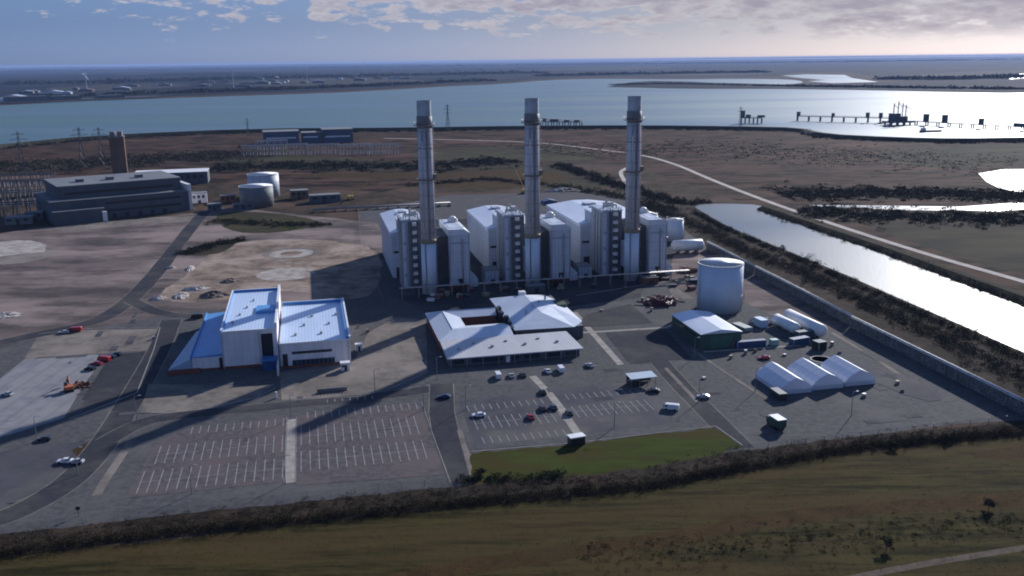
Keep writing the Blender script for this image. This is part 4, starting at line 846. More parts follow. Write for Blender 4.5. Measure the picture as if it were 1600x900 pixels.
X, Y = S(1290, 548); container('shipping_container', 'small dark container right of the long white tanks', X - 3, Y, 4, 4, 3.4, 10, m_dark)
X, Y = S(1176, 517); container('shipping_container', 'pale flat container behind the blue container', X, Y, 9, 4, 1.6, 100, mat('pale_green_grey', (.32, .36, .36), None, .7))
X, Y = S(1200, 512); container('shipping_container', 'light blue container left of the long white tanks', X, Y, 6, 3.4, 3.4, 95, m_tank)
X, Y = S(1283, 566); tank('settling_tank', 'low open round tank behind the middle and right marquees', X, Y, 3.8, .9, m_trimw, mat('tank_water', (.22, .25, .22), (.14, .16, .15), .7, .8), .0, False)
X, Y = S(1340, 487); hut('white_cabin', 'lone white cabin beside the barrier, right of the big tank', 'cabin', X - 12, Y, 3, 3, 1.6, m_trimw, m_trimw)
# heap of maroon scrap
def heap(name, label, cat, u, v, rx, ry, h, m, seed, jag=.25, group=None):
    rg = np.random.default_rng(seed); n, k = 22, 7; X, Y = S(u, v); mb = MB(); vs = []
    for j in range(k + 1):
        for i in range(n):
            a = 2 * math.pi * i / n; t = 1 - j / k; rr = t * (1 + rg.uniform(-jag, jag) * (j < k)); vs.append((rx * rr * math.cos(a), ry * rr * math.sin(a), h * (1 - t * t) * (1 + rg.uniform(-jag, jag)) if j else -.05))
    mb.add(vs, [(j * n + i, j * n + (i + 1) % n, (j + 1) * n + (i + 1) % n, (j + 1) * n + i) for j in range(k) for i in range(n)])
    o = mb.obj(name, m); put(o, X, Y); return tag(o, label, cat, group)
def scrap(label, u, v, n, L, h, m, seed):
    rg = random.Random(seed); X, Y = S(u, v); mb = MB()
    for i in range(n):
        x = rg.gauss(0, L * .3); y = rg.gauss(0, L * .22); z = rg.uniform(.2, h * max(.25, 1 - abs(x) / L)); a = rg.uniform(0, 6.28); l = rg.uniform(.8, 3.2)
        mb.tube((x - math.cos(a) * l, y - math.sin(a) * l, z), (x + math.cos(a) * l, y + math.sin(a) * l, max(.1, z + rg.uniform(-.8, .8))), rg.uniform(.08, .45), 5)
    o = mb.obj('scrap_heap', m); put(o, X, Y); return tag(o, label, 'scrap heap')
scrap('wide heap of maroon steel pipes left of the big tank', 1033, 474, 240, 9.5, 3.2, m_maroon, 1)
scrap('small heap of brown steel behind the big storage tank', 1075, 425, 90, 7, 2, m_rust, 2)
scrap('heap of dark machinery parts left of the long white tanks', 1188, 505, 120, 6, 2.4, m_steel, 3)
heap('sand_mound', 'tan sand mound between the right hand filter house and the big tank', 'mound', 1068, 440, 8, 5, 1.6, m_gravel, 4)
heap('rubble_heap', 'bright pale rubble heap at the left of the cleared ground', 'rubble heap', 247, 467, 3.6, 3.6, 1.5, m_rubble, 5)
heap('rubble_heap', 'pale rubble heap right of the brightest one', 'rubble heap', 283, 463, 4, 6, 1.4, m_rubble, 6)
heap('rubble_heap', 'long pale rubble heap in the middle of the cleared ground', 'rubble heap', 305, 452, 7, 4, 1.4, m_rubble, 7)
heap('rubble_heap', 'small white rubble heap beside the service road', 'rubble heap', 267, 419, 2.8, 2.4, 1.2, m_rubble, 8)
heap('rubble_heap', 'narrow white rubble heap above the others', 'rubble heap', 297, 420, 2.2, 7, 1.2, m_rubble, 9)
heap('earth_mound', 'brown earth mound between the rubble heaps and the white building', 'mound', 335, 462, 7, 5, 2.2, m_earth2, 10)
heap('earth_mound', 'ochre earth mound on the cleared ground', 'mound', 360, 440, 5, 4, 1.6, m_earth, 11)
heap('rubble_heap', 'flat white rubble heap at the left edge of the cleared land', 'rubble heap', 8, 493, 7, 5, 1.2, m_rubble, 12)

# ------------------------------------------------------------------ long barrier beside the channel bank
def barrier(P0, P1, label, first):
    L = math.hypot(P1[0] - P0[0], P1[1] - P0[1]); rot = math.degrees(math.atan2(P1[1] - P0[1], P1[0] - P0[0]))
    t = T('pipe_barrier', label, 'barrier', P0[0], P0[1], rot, None)
    n = int(L / 6)
    MB().box(0, L, -.15, .15, 0, 4.2).obj('panel', mat('barrier_sheet', (.17, .19, .20), (.03, .035, .04), .75, 1.8, stretch=(.6, 1, 1.2), lo=.42, hi=.6, c3=(.06, .075, .07), scale3=.3), t)
    for k in range(min(n, 90)): MB().box(k * L / n, k * L / n + .35, -.5, .5, 0, 4.9).obj('post', m_rack, t)
    for y, z, m in ((-.32, 4.55, m_racktop), (.32, 4.55, m_pipe), (.0, 5.0, m_racktop)): MB().tube((0, y, z), (L, y, z), .26, 6).obj('pipe', m, t, True)
barrier((217, 333), (213.5, 215), 'long dark panelled pipe barrier beside the channel bank, stretch nearest the camera', 0)
barrier((223.3, 431.3), (218, 335), 'dark panelled pipe barrier beside the channel bank, middle stretch below the break', 1)
barrier((227, 500), (223.4, 433), 'far stretch of the pipe barrier, ending near the fat white tank', 2)

# ------------------------------------------------------------------ vehicles
def car_mats(name, c): return mat(name, c, tuple(x * .92 for x in c), .28, 2, metallic=.1)
def make_car(label, c, cname, X, Y, rot, van=False):
    t = T('parked_van' if van else 'parked_car', label, 'van' if van else 'car', X, Y, rot, None)
    m = car_mats(cname, c)
    if van: L, wd, prof = 5.3, 1.95, [(-2.6, .35), (2.5, .35), (2.65, .8), (2.45, 1.15), (1.75, 1.95), (1.4, 2.05), (-2.5, 2.05), (-2.65, 1.8)]
    else: L, wd, prof = 4.4, 1.78, [(-2.15, .35), (2.1, .32), (2.2, .6), (2.05, .82), (1.0, .95), (.35, 1.38), (-.9, 1.44), (-1.75, 1.05), (-2.15, .95)]
    mb = MB(); n = len(prof); lay = [(-wd / 2, 1), (-wd / 2 + .12, 1), (wd / 2 - .12, 1), (wd / 2, 1)]
    vs = []
    for j, s in enumerate((-1, 1)):
        for y, z in prof: tuck = 0 if z < 1 else (.16 if not van else .06); vs.append((s * (wd / 2 - tuck), y, z))
    mb.add(vs, [tuple(range(n)), tuple(range(2 * n - 1, n - 1, -1))] + [(i, (i + 1) % n, n + (i + 1) % n, n + i) for i in range(n)])
    mb.obj('body', m, t, bevel=.05)
    if van:
        MB().hexa([(-.85, 2.5, 1.17), (.85, 2.5, 1.17), (.8, 1.84, 1.9), (-.8, 1.84, 1.9)], [(-.85, 2.53, 1.2), (.85, 2.53, 1.2), (.8, 1.87, 1.93), (-.8, 1.87, 1.93)]).obj('windscreen', m_glass, t)
        for s in (-1, 1): MB().box(s * .935 - .02, s * .935 + .02, .9, 1.75, 1.2, 1.75).obj('side_window', m_glass, t)
    else:
        MB().hexa([(-.68, .96, .99), (.68, .96, .99), (.62, .42, 1.35), (-.62, .42, 1.35)], [(-.68, 1.0, 1.02), (.68, 1.0, 1.02), (.62, .46, 1.38), (-.62, .46, 1.38)]).obj('windscreen', m_glass, t)
        MB().hexa([(-.66, -1.68, 1.1), (.66, -1.68, 1.1), (.62, -1.0, 1.42), (-.62, -1.0, 1.42)], [(-.66, -1.71, 1.13), (.66, -1.71, 1.13), (.62, -1.03, 1.45), (-.62, -1.03, 1.45)]).obj('rear_window', m_glass, t)
        for s in (-1, 1): MB().add([(s * .80, -1.5, 1.02), (s * .80, .8, 1.0), (s * .745, .3, 1.33), (s * .745, -.95, 1.36), (s * .73, -1.5, 1.02), (s * .73, .8, 1.0), (s * .70, .3, 1.33), (s * .70, -.95, 1.36)], [(0, 1, 2, 3), (4, 7, 6, 5), (0, 4, 5, 1), (1, 5, 6, 2), (2, 6, 7, 3), (3, 7, 4, 0)]).obj('side_window', m_glass, t)
    for sx in (-1, 1):
        for sy in (-1.35, 1.35):
            MB().tube((sx * (wd / 2 - .2), sy, .33), (sx * (wd / 2 + .02), sy, .33), .33, 14).obj('wheel', m_tyre, t)
        MB().box(sx * .6 - .18, sx * .6 + .18, (2.6 if van else 2.12), (2.68 if van else 2.2), .62, .78).obj('headlight', m_lamp, t)
    return t
WH = ((.72, .72, .72), 'white_car_paint'); BK = ((.02, .021, .024), 'black_car_paint'); RD = ((.33, .02, .03), 'red_car_paint'); SV = ((.42, .43, .45), 'silver_car_paint'); DB = ((.03, .05, .10), 'navy_car_paint'); DG = ((.05, .055, .06), 'grey_car_paint')
cars = [(778, 590, 0, WH, 'white car at the left end of the row before the office building', 1), (799, 589, 0, SV, 'silver car second in the row before the office building', 0), (817, 588, 0, DG, 'dark grey car third in the row before the office building', 0),
 (856, 582, 0, WH, 'white car right of the gap in the row before the office building', 0), (876, 580, 0, WH, 'white van at the right end of the row before the office building', 1), (921, 573, 20, SV, 'silver car parked alone off the right end of the office building', 0),
 (748, 651, 80, WH, 'white car alone at the left of the grey car park', 0), (829, 654, 0, RD, 'bright red car in the grey car park', 0), (848, 615, 0, BK, 'black car beside the upper end of the pale footway', 0), (848, 641, 0, BK, 'black car right of the red car', 0), (865, 639, 0, DB, 'navy car squeezed between a black car and the footway', 0),
 (889, 648, 0, BK, 'black car on the right side of the pale footway', 0), (1048, 640, 60, WH, 'white car near the right edge of the grey car park', 1), (1021, 613, 70, BK, 'black car below the blue roofed shelter', 0), (1099, 622, 60, SV, 'silver car by the lamp post between the two lots', 0),
 (694, 622, 75, DB, 'navy car on the lane beside the car parks', 0), (102, 723, 80, WH, 'white car on the dark lot at the left edge', 0), (119, 724, 80, SV, 'silver car nose to tail with the left edge white car', 0),
 (141, 578, 60, BK, 'black car at the near end of the row on the concrete apron', 0), (152, 570, 60, RD, 'red car in the row on the concrete apron', 0), (163, 564, 60, RD, 'red van in the row on the concrete apron', 1), (173, 559, 60, DB, 'navy car in the row on the concrete apron', 0), (183, 555, 60, DG, 'grey car at the far end of the row on the concrete apron', 0),
 (118, 518, 85, RD, 'dark red van on the road at the edge of the cleared land', 1), (100, 521, 85, SV, 'silver car behind the dark red van', 0), (308, 497, 85, BK, 'black van behind the blue roofed wing', 1), (1194, 561, 80, RD, 'red car on the yard behind the marquees', 0), (70, 688, 80, DG, 'grey car on the track at the left edge', 0), (12, 618, 60, SV, 'silver car at the left edge of the concrete apron', 0)]
for u, v, rot, (c, cn), l, van in cars:
    X, Y = S(u, v); make_car(l, c, cn, X, Y, rot, bool(van))
rv = random.Random(21)
for k, (u, v) in enumerate(((1165, 553), (1180, 550), (1226, 556), (1142, 560), (1300, 540), (1312, 552), (1100, 592), (1004, 470), (1018, 486), (940, 486), (560, 512), (574, 520), (300, 560), (240, 530), (1350, 620), (1410, 612), (1402, 600), (1208, 585))):
    X, Y = S(u, v); t = T('pallet_stack', 'small low stack of pallets or boxes standing about the yard', 'pallet stack', X, Y, rv.uniform(-40, 40), 'pallet stacks about the yard')
    for j in range(rv.randint(2, 4)): MB().box(-.6, .6, -.5, .5, .02 + j * .42, .38 + j * .42).obj('pallet', rv.choice((m_ochre, m_pipe, m_rust)), t)
# green lorry by the marquees
X, Y = S(1213, 668); t = T('lorry', 'dark green lorry with a white topped box near the marquees', 'lorry', X, Y, 5)
MB().box(-1.5, 1.5, -3, 2, 1.0, 3.4).obj('box_body', m_green, t, bevel=.06); MB().box(-1.55, 1.55, -3.05, 2.05, 3.4, 3.6).obj('box_roof', m_trimw, t)
MB().profile([(-1.2, .8), (1.2, .8), (1.2, 2.2), (1.0, 2.6), (-1.0, 2.6), (-1.2, 2.2)], 2.15, 3.9).obj('cab', m_green, t, bevel=.08); MB().box(-1.0, 1.0, 3.88, 3.95, 1.6, 2.4).obj('windscreen', m_glass, t); MB().box(-1, 1, -3, 3.8, .6, .9).obj('chassis', m_dark, t)
for sx in (-1, 1):
    for sy in (-2, -.8, 3): MB().tube((sx * .85, sy, .45), (sx * 1.2, sy, .45), .45, 14).obj('wheel', m_tyre, t)
# orange excavator on the apron
X, Y = S(108, 611); t = T('excavator', 'orange excavator working on the pale concrete apron', 'excavator', X, Y, 20)
MB().box(-1.4, -.7, -2, 2, 0, .8).box(.7, 1.4, -2, 2, 0, .8).obj('track', m_tyre, t, bevel=.15); MB().box(-1.4, 1.4, -2, 1.4, 1, 2.1).box(-.7, .7, -1, 1, .5, 1).obj('body', m_orange, t, bevel=.1); MB().box(-1.3, -.2, .2, 1.6, 2.1, 3.1).obj('cab', m_glass, t, bevel=.08)
a = MB().tube((.5, 1.2, 1.8), (.5, 3.8, 4.2), .28, 6).tube((.5, 3.8, 4.2), (.5, 6, 2.2), .22, 6).obj('arm', m_orange, t); MB().profile([(.0, 2.3), (1.0, 2.3), (.9, 1.3), (.1, 1.3)], 5.7, 6.6).obj('bucket', m_dark, a)
scrap('low heap of orange brown debris beside the excavator', 122, 604, 50, 3.5, 1.0, m_rust, 9)
# kiosk hut and shelter
X, Y = S(905, 697); hut('gate_hut', 'white roofed dark hut at the edge of the green verge', 'hut', X - 2.5, Y, 4.6, 2.6, 2.5, m_dark, m_trimw, 8, win=2)
X, Y = S(1008, 604); t = T('shelter', 'open shelter with a pale blue roof in the grey car park', 'shelter', X - 5, Y, 3)
MB().hexa([(-.3, -.3, 3.0), (9.5, -.3, 3.0), (9.5, 5, 3.4), (-.3, 5, 3.4)], [(-.3, -.3, 3.2), (9.5, -.3, 3.2), (9.5, 5, 3.6), (-.3, 5, 3.6)]).obj('roof', mat('pale_blue_sheet', (.42, .50, .58), (.34, .42, .50), .45, .5), t)
for x in (0, 3, 6, 9): MB().box(x, x + .15, 0, .15, 0, 3.0).box(x, x + .15, 4.5, 4.65, 0, 3.3).obj('post', m_lattice, t)
MB().box(.2, 9, 4.66, 4.76, .3, 2.8).box(.0, 4, .9, 4, 0, 1.9).obj('back_panel', m_dark, t)
# cycle stands
X, Y = S(497, 617); t = T('cycle_stand', 'row of dark hoop stands on the paved court right of the white post', 'cycle stand', X, Y)
for k in range(9): MB().tube((k * 1.2, 0, 0), (k * 1.2, 0, 1), .06, 5).tube((k * 1.2, 1.8, 0), (k * 1.2, 1.8, 1), .06, 5).tube((k * 1.2, 0, 1), (k * 1.2, 1.8, 1), .06, 5).obj('hoop', m_dark, t)
MB().box(-.3, 9.9, 2.0, 2.15, 0, 1.3).obj('rail_panel', m_lattice, t)
# lamp posts
def lamp(label, u, v, h=8, arm=1.2, rot=0, grp=None):
    X, Y = S(u, v); t = T('lamp_post', label, 'lamp post', X, Y, rot, grp)
    MB().cyl(0, 0, 0, h, .14, .08, n=8).obj('pole', m_lattice, t); MB().tube((0, 0, h), (arm, 0, h + .15), .06, 5).obj('arm', m_lattice, t); MB().box(arm - .1, arm + .7, -.15, .15, h + .05, h + .22).obj('lamp_head', m_pipe, t)
for l, u, v in (('lamp post on the paved court between the blue and white building and the office', 586, 612), ('lamp post at the top of the footway dividing the car parks', 455, 655), ('lamp post at the bottom of the footway dividing the car parks', 446, 756), ('lamp post between the shelter and the marquees', 1092, 628), ('lamp post by the kerb at the right of the brown car park', 662, 640), ('lamp post beside the front left corner of the office building', 683, 592), ('lamp post at the left kerb of the access road', 122, 742), ('lamp post at the bend beside the access road', 214, 656), ('lamp post at the left end of the cleared lot', 58, 690), ('lamp post in the grey car park right of the hut', 960, 668), ('lamp post on the yard in front of the marquees', 1330, 650), ('lamp post by the near fence of the brown car park', 300, 772), ('lamp post beside the marquee corner', 1180, 612), ('lamp post by the green shed corner', 1085, 560), ('lamp post left of the grey car park entrance', 728, 640)): lamp(l, u, v)
X, Y = S(432, 622); t = tag(put(MB().box(-.3, .3, -.3, .3, 0, 2.2).obj('gate_pillar', m_trimw), X, Y), 'white pillar at the end of the white wing wall', 'pillar')
X, Y = S(123, 806); t = T('sign_post', 'small sign on a dark post at the near bend of the access road', 'sign', X, Y); MB().tube((0, 0, 0), (0, 0, 2.6), .07, 6).obj('post', m_dark, t); MB().box(-.5, .5, -.05, .05, 1.6, 2.5).obj('panel', m_dark, t)
# low site fence
def fence(label, px, h=1.8, st=6, m=None):
    pts = [G(u, v) for u, v in px]; x0, y0 = pts[0]; t = bpy.data.objects.new('wire_fence', None); COL.objects.link(t); t.location = (x0, y0, 0); tag(t, label, 'fence')
    pl = []
    for i in range(len(pts) - 1):
        a, b = pts[i], pts[i + 1]; d = math.hypot(b[0] - a[0], b[1] - a[1]); n = max(1, round(d / st))
        for k in range(n): pl.append((a[0] + (b[0] - a[0]) * k / n - x0, a[1] + (b[1] - a[1]) * k / n - y0))
    pl.append((pts[-1][0] - x0, pts[-1][1] - y0))
    for p in pl[:95]: MB().box(p[0] - .06, p[0] + .06, p[1] - .06, p[1] + .06, 0, h).obj('post', m or m_lattice, t)
    r = MB()
    for a, b in zip(pl[:-1], pl[1:]):
        for z in np.linspace(.15, h - .05, 8): r.tube((*a, z), (*b, z), .02, 3)
    r.obj('wire', m or m_lattice, t)
fence('thin wire fence along the near side of the car parks', [(-60, 850), (0, 836), (180, 808), (480, 778), (735, 752)])
fence('wire fence between the marquee yard and the hedge', [(1140, 706), (1200, 700), (1400, 676), (1600, 655)])
fence('wire fence round the cleared ground left of the turbine halls', [(560, 330), (565, 400), (598, 470)], 2.2)

# ------------------------------------------------------------------ old power station at the left
a = S(82, 350); c = S(297, 329); L = math.hypot(c[0] - a[0], c[1] - a[1]); rot = math.degrees(math.atan2(c[1] - a[1], c[0] - a[0]))
b = T('old_power_station', 'long dark blue grey old power station block at the left', 'power station', a[0], a[1], rot)
MB().box(0, L, 0, 70, 0, 15).obj('wall', m_oldclad, b); MB().box(8, L - 2, 12, 69, 15, 24).obj('upper_wall', m_oldclad, b)
MB().box(7.5, L - 1.5, 11.5, 70, 24, 24.8).obj('upper_roof', m_oldroof, b); MB().box(-.5, L + .5, -.5, 11.4, 15, 15.6).obj('lower_roof', m_oldroof, b)
for z in (5, 10.5): MB().box(L * .38, L - 6, -.15, 0, z, z + 1.8).obj('window_band', m_dark, b)
MB().box(12, L - 8, 11.85, 12, 18, 20).obj('window_band', m_dark, b)
for k in range(5): MB().box(L * .42 + k * 9, L * .42 + k * 9 + 3, -.2, 0, .1, 3.6).obj('door', m_dark, b)
MB().box(L * .0, L * .35, -9, -.3, 0, 9).obj('annexe', m_oldclad, b); MB().box(-.3, L * .35 + .3, -9.3, -.3, 9, 9.5).obj('annexe_roof', m_oldroof, b)
MB().box(L * .33, L * .36, -12, -9.4, 0, 7).obj('annexe_door', m_trimw, b)
MB().box(L + .1, L + 3, 2, 40, 0, 20).obj('end_wall', m_wallw, b)
for k in range(3): MB().box(L * (.25 + .22 * k), L * (.25 + .22 * k) + 5, 30, 36, 24.8, 27).obj('roof_vent', m_oldroof, b)
X, Y = S(190, 302); b = T('old_chimney', 'broad brown concrete chimney with four flues behind the old power station', 'chimney', X - 17, Y + 60, 8)
HC = 44
MB().box(0, 13, 0, 13, 0, HC).obj('shaft', m_oldbrick, b, bevel=.6)
MB().box(-.3, 13.3, -.3, 13.3, HC, HC + 1.2).obj('cornice', m_collar, b)
for x in (3.2, 9.8):
    for y in (3.2, 9.8): MB().cyl(x, y, HC + 1.2, HC + 5.5, 2.3, n=16).obj('flue', m_collar, b)
a = S(208, 292); c = S(322, 287)
hut('white_hall', 'white edged hall behind the old power station', 'hall', a[0], a[1] + 4, 66, 30, 11, m_oldclad, m_trimw, 2, win=10)
tank('old_tank', 'front one of two grey tanks right of the old power station', *S(402, 322), 13, 16, m_oldroof, m_white, .08, False)
tank('old_tank', 'rear white rimmed tank of the two right of the old power station', *S(413, 306), 13, 18.5, m_clad, m_white, .06, False)
for i, (u, v, w_, d_, h_, mm, l) in enumerate(((300, 318, 12, 10, 8, m_wallw, 'small white block at the right end of the old power station'), (325, 330, 10, 8, 5, m_oldclad, 'dark low shed right of the old power station'), (455, 312, 14, 10, 7, m_oldbrick, 'olive brown shed right of the grey tanks'), (485, 318, 24, 10, 6, m_oldclad, 'long dark shed on the marsh edge right of the grey tanks'), (345, 318, 12, 8, 6, m_rust, 'brown shed beneath the front grey tank'), (365, 328, 16, 7, 4, m_oldclad, 'low dark shed in front of the front grey tank'), (8, 352, 18, 10, 5, m_oldroof, 'pale low shed at the left edge of the switchyard'), (40, 346, 12, 8, 6, m_oldclad, 'blue grey shed in the switchyard'))):
    X, Y = S(u, v); hut('outbuilding', l, 'shed', X, Y, w_, d_, h_, mm, m_oldroof, 5, win=3)
# switchyard gantries at the left
def gantry(label, u, v, n, w_, h, rot=0, grp=None, mat_=None):
    X, Y = S(u, v); t = T('switchyard_gantry', label, 'gantry', X, Y, rot, grp); m = mat_ or m_lattice; th = .35
    for k in range(n + 1): [MB().box(k * w_ - th, k * w_ + th, y_ - th, y_ + th, 0, h).obj('leg', m, t) for y_ in (0, 12)]
    [MB().box(0, n * w_, y_ - .4, y_ + .4, h - 1.2, h - .4).obj('beam', m, t) for y_ in (0, 12)]
    for k in range(n):
        for j in (.3, .7): MB().cyl((k + j) * w_, 0, h - 4, h - 1.3, .3, n=6).obj('insulator', m_clad, t); MB().cyl((k + j) * w_, 6, 0, 5, .5, .3, n=6).obj('post_insulator', m_clad, t)
for k in range(4):
    u, v = ((-20, 345), (-30, 325), (-10, 305), (0, 294))[k]; gantry('grey steel gantry row in the switchyard at the left edge', u, v, 5, 9, 12, 4, 'gantries in the left switchyard', m_oldclad)
# far substation and blue building
a = S(412, 227); 
b = T('blue_works', 'wide dark blue building beyond the substation near the estuary', 'building', a[0], a[1], 2)
MB().box(0, 48, 0, 40, 0, 17).box(52, 78, 5, 35, 0, 14).box(80, 122, 0, 40, 0, 18).obj('wall', mat('deep_blue_cladding', (.05, .09, .16), (.035, .065, .12), .6, .1, stripe=('X', 3, .4)), b)
MB().box(-.5, 48.5, -.5, 40.5, 17, 18).box(51.5, 78.5, 4.5, 35.5, 14, 15).box(79.5, 122.5, -.5, 40.5, 18, 19).obj('roof', m_oldroof, b)
for k in range(3): MB().box((4, 54, 84)[k], (44, 74, 118)[k], (-.2, 4.8, -.2)[k], (0, 5, 0)[k], 8, 10).obj('window_band', m_roofw, b)
for k in range(6):
    u, v = ((378, 245), (430, 243), (480, 243), (530, 243), (575, 243), (400, 236))[k]; gantry('pale gantry row of the far substation before the dark blue building', u, v, 5, 8, 13, 4, 'gantries in the far substation', m_pipe)
# pylons
def pylon(label, u, v, h, grp=None):
    X, Y = S(u, v); t = T('pylon', label, 'pylon', X, Y, 20, grp); mb = MB(); w0, w1 = h * .08, h * .018; r = h * .0032
    cs = [(-1, -1), (1, -1), (1, 1), (-1, 1)]; lv = [0, .2, .38, .54, .68, .8, .9, 1]
    def P(c, t_): s = w0 + (w1 - w0) * min(1, t_ / .68); return (c[0] * s, c[1] * s, h * t_)
    for c in cs: mb.tube(P(c, 0), P(c, .68), r * 1.4, 4); mb.tube(P(c, .68), P(c, 1), r * 1.2, 4)
    for a, b_ in zip(lv[:-1], lv[1:]):
        for i in range(4): mb.tube(P(cs[i], a), P(cs[(i + 1) % 4], b_), r, 3); mb.tube(P(cs[(i + 1) % 4], a), P(cs[i], b_), r, 3)
    mb.obj('lattice_tower', m_oldclad, t)
    for z, s in ((.68, .16), (.81, .2), (.93, .14)):
        MB().tube((-h * s, 0, h * z), (h * s, 0, h * z), r * 1.3, 4).tube((-h * s, 0, h * z), (0, 0, h * z + h * .05), r, 3).tube((h * s, 0, h * z), (0, 0, h * z + h * .05), r, 3).obj('crossarm', m_oldclad, t)
for l, u, v, h in (('slim lattice pylon on the shore between left and middle chimneys', 700, 205, 42), ('lattice pylon on the shore by the jetty, right of the right hand chimney', 1156, 207, 38), ('lattice pylon behind the switchyard at the far left', 36, 272, 44), ('lattice pylon left of the brown chimney', 130, 262, 44), ('lattice pylon just behind the brown chimney', 160, 258, 42), ('small lattice pylon on the shore behind the dark blue building', 388, 214, 28)): pylon(l, u, v, h)
# yellow cranes
def crane(label, u, v, h, L, rot):
    X, Y = S(u, v); t = T('crawler_crane', label, 'crane', X, Y, rot); MB().box(-2, 2, -2.5, 2.5, .9, 3.4).obj('cab', m_yellow, t, bevel=.1); MB().box(-2.4, -1.4, -3, 3, 0, .9).box(1.4, 2.4, -3, 3, 0, .9).obj('track', m_tyre, t)
    mb = MB(); A = Vector((0, 0, 3)); B = Vector((L, 0, h))
    for o in ((0, -.6, 0), (0, .6, 0), (0, 0, 1)): mb.tube(A + Vector(o), B + Vector(o) * .4, .18, 4)
    for k in range(12): p = A.lerp(B, k / 12); q = A.lerp(B, (k + 1) / 12); mb.tube(p + Vector((0, -.6, 0)), q + Vector((0, .6, 0)), .12, 3); mb.tube(p + Vector((0, .6, 0)), q + Vector((0, 0, 1)), .12, 3)
    mb.obj('jib', m_yellow, t)
crane('yellow crane standing behind the left of the middle chimney', 820, 302, 22, -9, 0)
crane('low yellow crane on the marsh edge left of the left hand turbine hall', 548, 312, 13, 14, 0)
X, Y = S(858, 318); put(tag(MB().profile([(-6, 0), (6, 0), (5, 2.4), (0, 3.6), (-5, 2.4)], -4, 4).obj('blue_tarpaulin_stack', m_bluebox), 'blue covered stack behind the right of the middle chimney', 'covered stack'), X, Y)
heap('sand_mound', 'pale sand mound behind the blue covered stack', 'mound', 880, 298, 16, 9, 2.5, m_chalk, 31)
# conveyor-like pipe run behind the cleared ground
t = T('pipe_run', 'long dark pipe run crossing behind the left hand turbine hall', 'pipe run', *S(490, 332))
for k in range(3): MB().tube((0, k * 1.3, 2.2), (105, k * 1.3 + 4, 2.2), .5, 8).obj('pipe', (m_collar, m_pipe, m_collar)[k], t, True)
s = MB()
for k in range(14): s.box(k * 8, k * 8 + .5, -.8, 3.6 + k * .3, 0, 1.7)
s.obj('support', m_collar, t)

# ------------------------------------------------------------------ jetties and ships
def jetty(label, u0, v0, u1, v1, wd, n, zt=7, extra=()):
    a = S(u0, v0); c = S(u1, v1); L = math.hypot(c[0] - a[0], c[1] - a[1]); rot = math.degrees(math.atan2(c[1] - a[1], c[0] - a[0]))
    t = T('jetty', label, 'jetty', a[0], a[1], rot); MB().box(0, L, 0, wd, zt - 1.2, zt).obj('deck', m_oldclad, t)
    for k in range(n): x = L * k / (n - 1) * .98; [MB().cyl(x + 1, y_, 0, zt - 1.2, 1, n=8).obj('pile', m_collar, t) for y_ in (1, wd - 1)]
    for x, w_, h in extra: MB().box(L * x, L * x + w_, .5, wd - .5, zt, zt + h).obj('jetty_hut', m_oldclad, t)
    r = MB()
    for z in (.8, 1.6): r.tube((0, .3, zt + z), (L, .3, zt + z), .14, 4)
    r.obj('pipe', m_pipe, t); return t
jetty('long thin jetty reaching left from the tall loading platform', 1244, 189, 1396, 193, 7, 9, 9, ((0, 5, 7), (.37, 4, 6), (.72, 5, 8), (.85, 5, 8), (.97, 6, 8)))
jetty('thin jetty running right from the tall loading platform', 1428, 195, 1640, 207, 8, 12, 6, ((.07, 6, 12), (.22, 6, 12), (.5, 5, 9), (.75, 40, 5)))
jetty('short stubby jetty by the shore pylon right of the right hand chimney', 1157, 193, 1190, 193, 9, 6, 10, ((.0, 7, 12), (.25, 8, 5), (.8, 12, 4)))
jetty('dark jetty half hidden behind the middle chimney', 843, 196, 906, 197, 14, 8, 7, ((.05, 8, 5), (.25, 16, 4), (.6, 10, 3), (.85, 10, 3)))
X, Y = S(1408, 196); t = T('loading_platform', 'tall dark loading platform with cranes in the glittering water', 'loading platform', X - 22, Y, 0)
MB().box(0, 46, 0, 20, 4, 7).obj('deck', m_oldclad, t)
for x in (2, 14, 26, 38): [MB().cyl(x + 2, y_, 0, 4, 1.5, n=8).obj('pile', m_collar, t) for y_ in (3, 17)]
MB().box(8, 22, 3, 15, 7, 19).obj('tower_block', m_oldclad, t); MB().box(24, 36, 4, 14, 7, 14).obj('machinery_house', m_oldclad, t)
for x in (12, 20, 28, 34):
    m_ = MB()
    for s in (-1.2, 1.2): m_.tube((x + s, 8, 7), (x + s * .3, 8, 38 - abs(x - 20) * .4), .5, 4)
    m_.tube((x - 1, 8, 20), (x + 1, 8, 24), .3, 4).tube((x + 1, 8, 14), (x - 1, 8, 18), .3, 4).tube((x, 8, 36 - abs(x - 20) * .4), (x + 5, 2, 26), .4, 4); m_.obj('loading_arm', m_collar, t)
MB().tube((0, 2, 6), (-16, 8, 3.6), 1.2, 6).obj('gangway', m_collar, t)
def ship(label, u, v, L, wd, h, m, rot, grp=None):
    X, Y = S(u, v); t = T('moored_ship', label, 'ship', X, Y, rot, grp)
    pts_ = [(-L / 2, -wd * .4), (L * .35, -wd / 2), (L / 2, 0), (L * .35, wd / 2), (-L / 2, wd * .4)]
    MB().prism(pts_, 0, h).obj('hull', m, t); MB().box(-L * .46, -L * .3, -wd * .35, wd * .35, h, h * 2.4).obj('superstructure', m_trimw, t); MB().cyl(-L * .36, 0, h * 2.4, h * 3.1, wd * .12, n=10).obj('funnel', m_collar, t)
ship('small dark ship lying off the right hand jetty', 1455, 206, 34, 8, 2.6, m_collar, -4); ship('pale ship moored at the far left port', 24, 160, 170, 30, 14, m_white, 4)
jetty('port quay with sheds on the far left shore', 0, 163, 250, 153, 40, 14, 6, ((.05, 120, 14), (.3, 90, 12), (.6, 80, 9)))
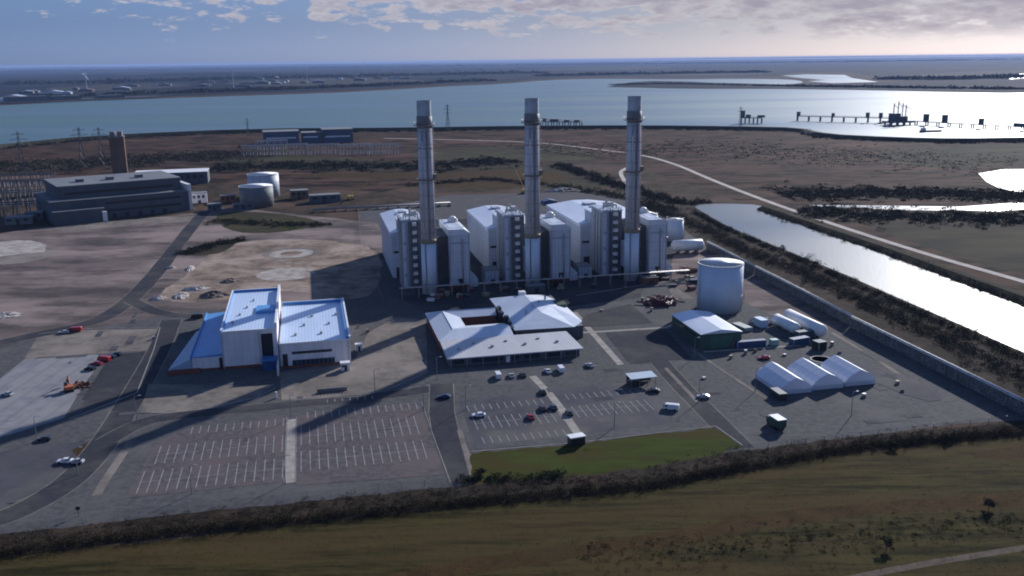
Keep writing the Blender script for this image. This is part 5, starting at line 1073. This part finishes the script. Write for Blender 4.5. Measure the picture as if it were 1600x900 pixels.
# far shore sheds and towers
rgs = random.Random(3)
def far_shed(label, u, v, w_, d_, h, m, grp=None):
    mr_ = m_roofw if not grp or rgs.random() < .15 else m_oldroof
    X, Y = S(u, v); t = T('distant_shed', label, 'shed', X, Y, rgs.uniform(-15, 5), grp)
    MB().box(0, w_, 0, d_, 0, h).obj('wall', m, t); MB().profile([(-1, h), (w_ + 1, h), (w_ / 2, h + w_ * .08)], -1, d_ + 1).obj('roof', mr_, t)
far_shed('big white shed at the left end of the far port', 4, 157, 60, 40, 13, m_white); far_shed('long white shed inland of the far port', 62, 148, 90, 40, 9, m_roofw)
for k in range(46):
    u = rgs.uniform(20, 800); v = 160 - u * .05 + rgs.uniform(-16, -5) + (2 if u > 600 else 0)
    far_shed('tiny industrial shed on the far shore of the estuary', u, v, rgs.uniform(20, 80), rgs.uniform(20, 45), rgs.uniform(6, 13), rgs.choice([m_clad, m_oldclad, m_oldroof, m_oldbrick]), 'industrial sheds along the far shore')
for l, u, v, h in (('slim pale tower far inland, left of the others', 136, 142, 80), ('slim tower on the far shore left of centre', 365, 138, 80), ('slim tower on the far shore above the substation', 480, 128, 75), ('tall slim mast on the skyline left of the middle chimney', 570, 112, 108), ('slim mast on the skyline right of the tall one', 716, 108, 100)):
    X, Y = S(u, v); o = MB().cyl(0, 0, 0, h, h * .03, h * .018, n=8).cyl(0, 0, h * .86, h * .93, h * .045, n=8).obj('distant_tower', m_clad); put(tag(o, l, 'tower'), X, Y)
# steam plume far inland
X, Y = S(140, 128); rg = np.random.default_rng(9); mb = MB()
for k in range(7):
    n_ = 10; x = -k * 6; z = 6 + k * 7; r_ = 3 + k * 1.1
    vs = [(x + r_ * math.sin(math.pi * i / 6) * math.cos(2 * math.pi * j / n_) * rg.uniform(.85, 1.15), r_ * math.sin(math.pi * i / 6) * math.sin(2 * math.pi * j / n_), z + r_ * math.cos(math.pi * i / 6)) for i in range(7) for j in range(n_)]
    mb.add(vs, [(i * n_ + j, i * n_ + (j + 1) % n_, (i + 1) * n_ + (j + 1) % n_, (i + 1) * n_ + j) for i in range(6) for j in range(n_)])
o = mb.obj('steam_plume', mat('steam', (.8, .8, .8), None, 1)); put(tag(o, 'small white steam plume rising far inland at the left', 'steam', kind='stuff'), X, Y)

# ------------------------------------------------------------------ haze
hz = MB().box(-46000, 46000, -3500, 45500, -1.0, 170).obj('haze', None) if False else None
me = bpy.data.meshes.new('haze'); q = MB().box(-46000, 46000, -3500, 45500, -1.0, 116); me.from_pydata(q.v, [], q.f)
m = bpy.data.materials.new('haze'); m.use_nodes = True; t_ = m.node_tree; t_.nodes.clear(); vo = t_.nodes.new('ShaderNodeVolumePrincipled'); ou = t_.nodes.new('ShaderNodeOutputMaterial'); t_.links.new(vo.outputs[0], ou.inputs['Volume'])
vo.inputs['Color'].default_value = (.30, .44, .78, 1); vo.inputs['Density'].default_value = 3.0e-5; vo.inputs['Anisotropy'].default_value = .1
me.materials.append(m); hz = bpy.data.objects.new('haze', me); COL.objects.link(hz); hz['kind'] = 'stuff'; hz['label'] = 'thin blue haze over the whole landscape'; hz['category'] = 'haze'
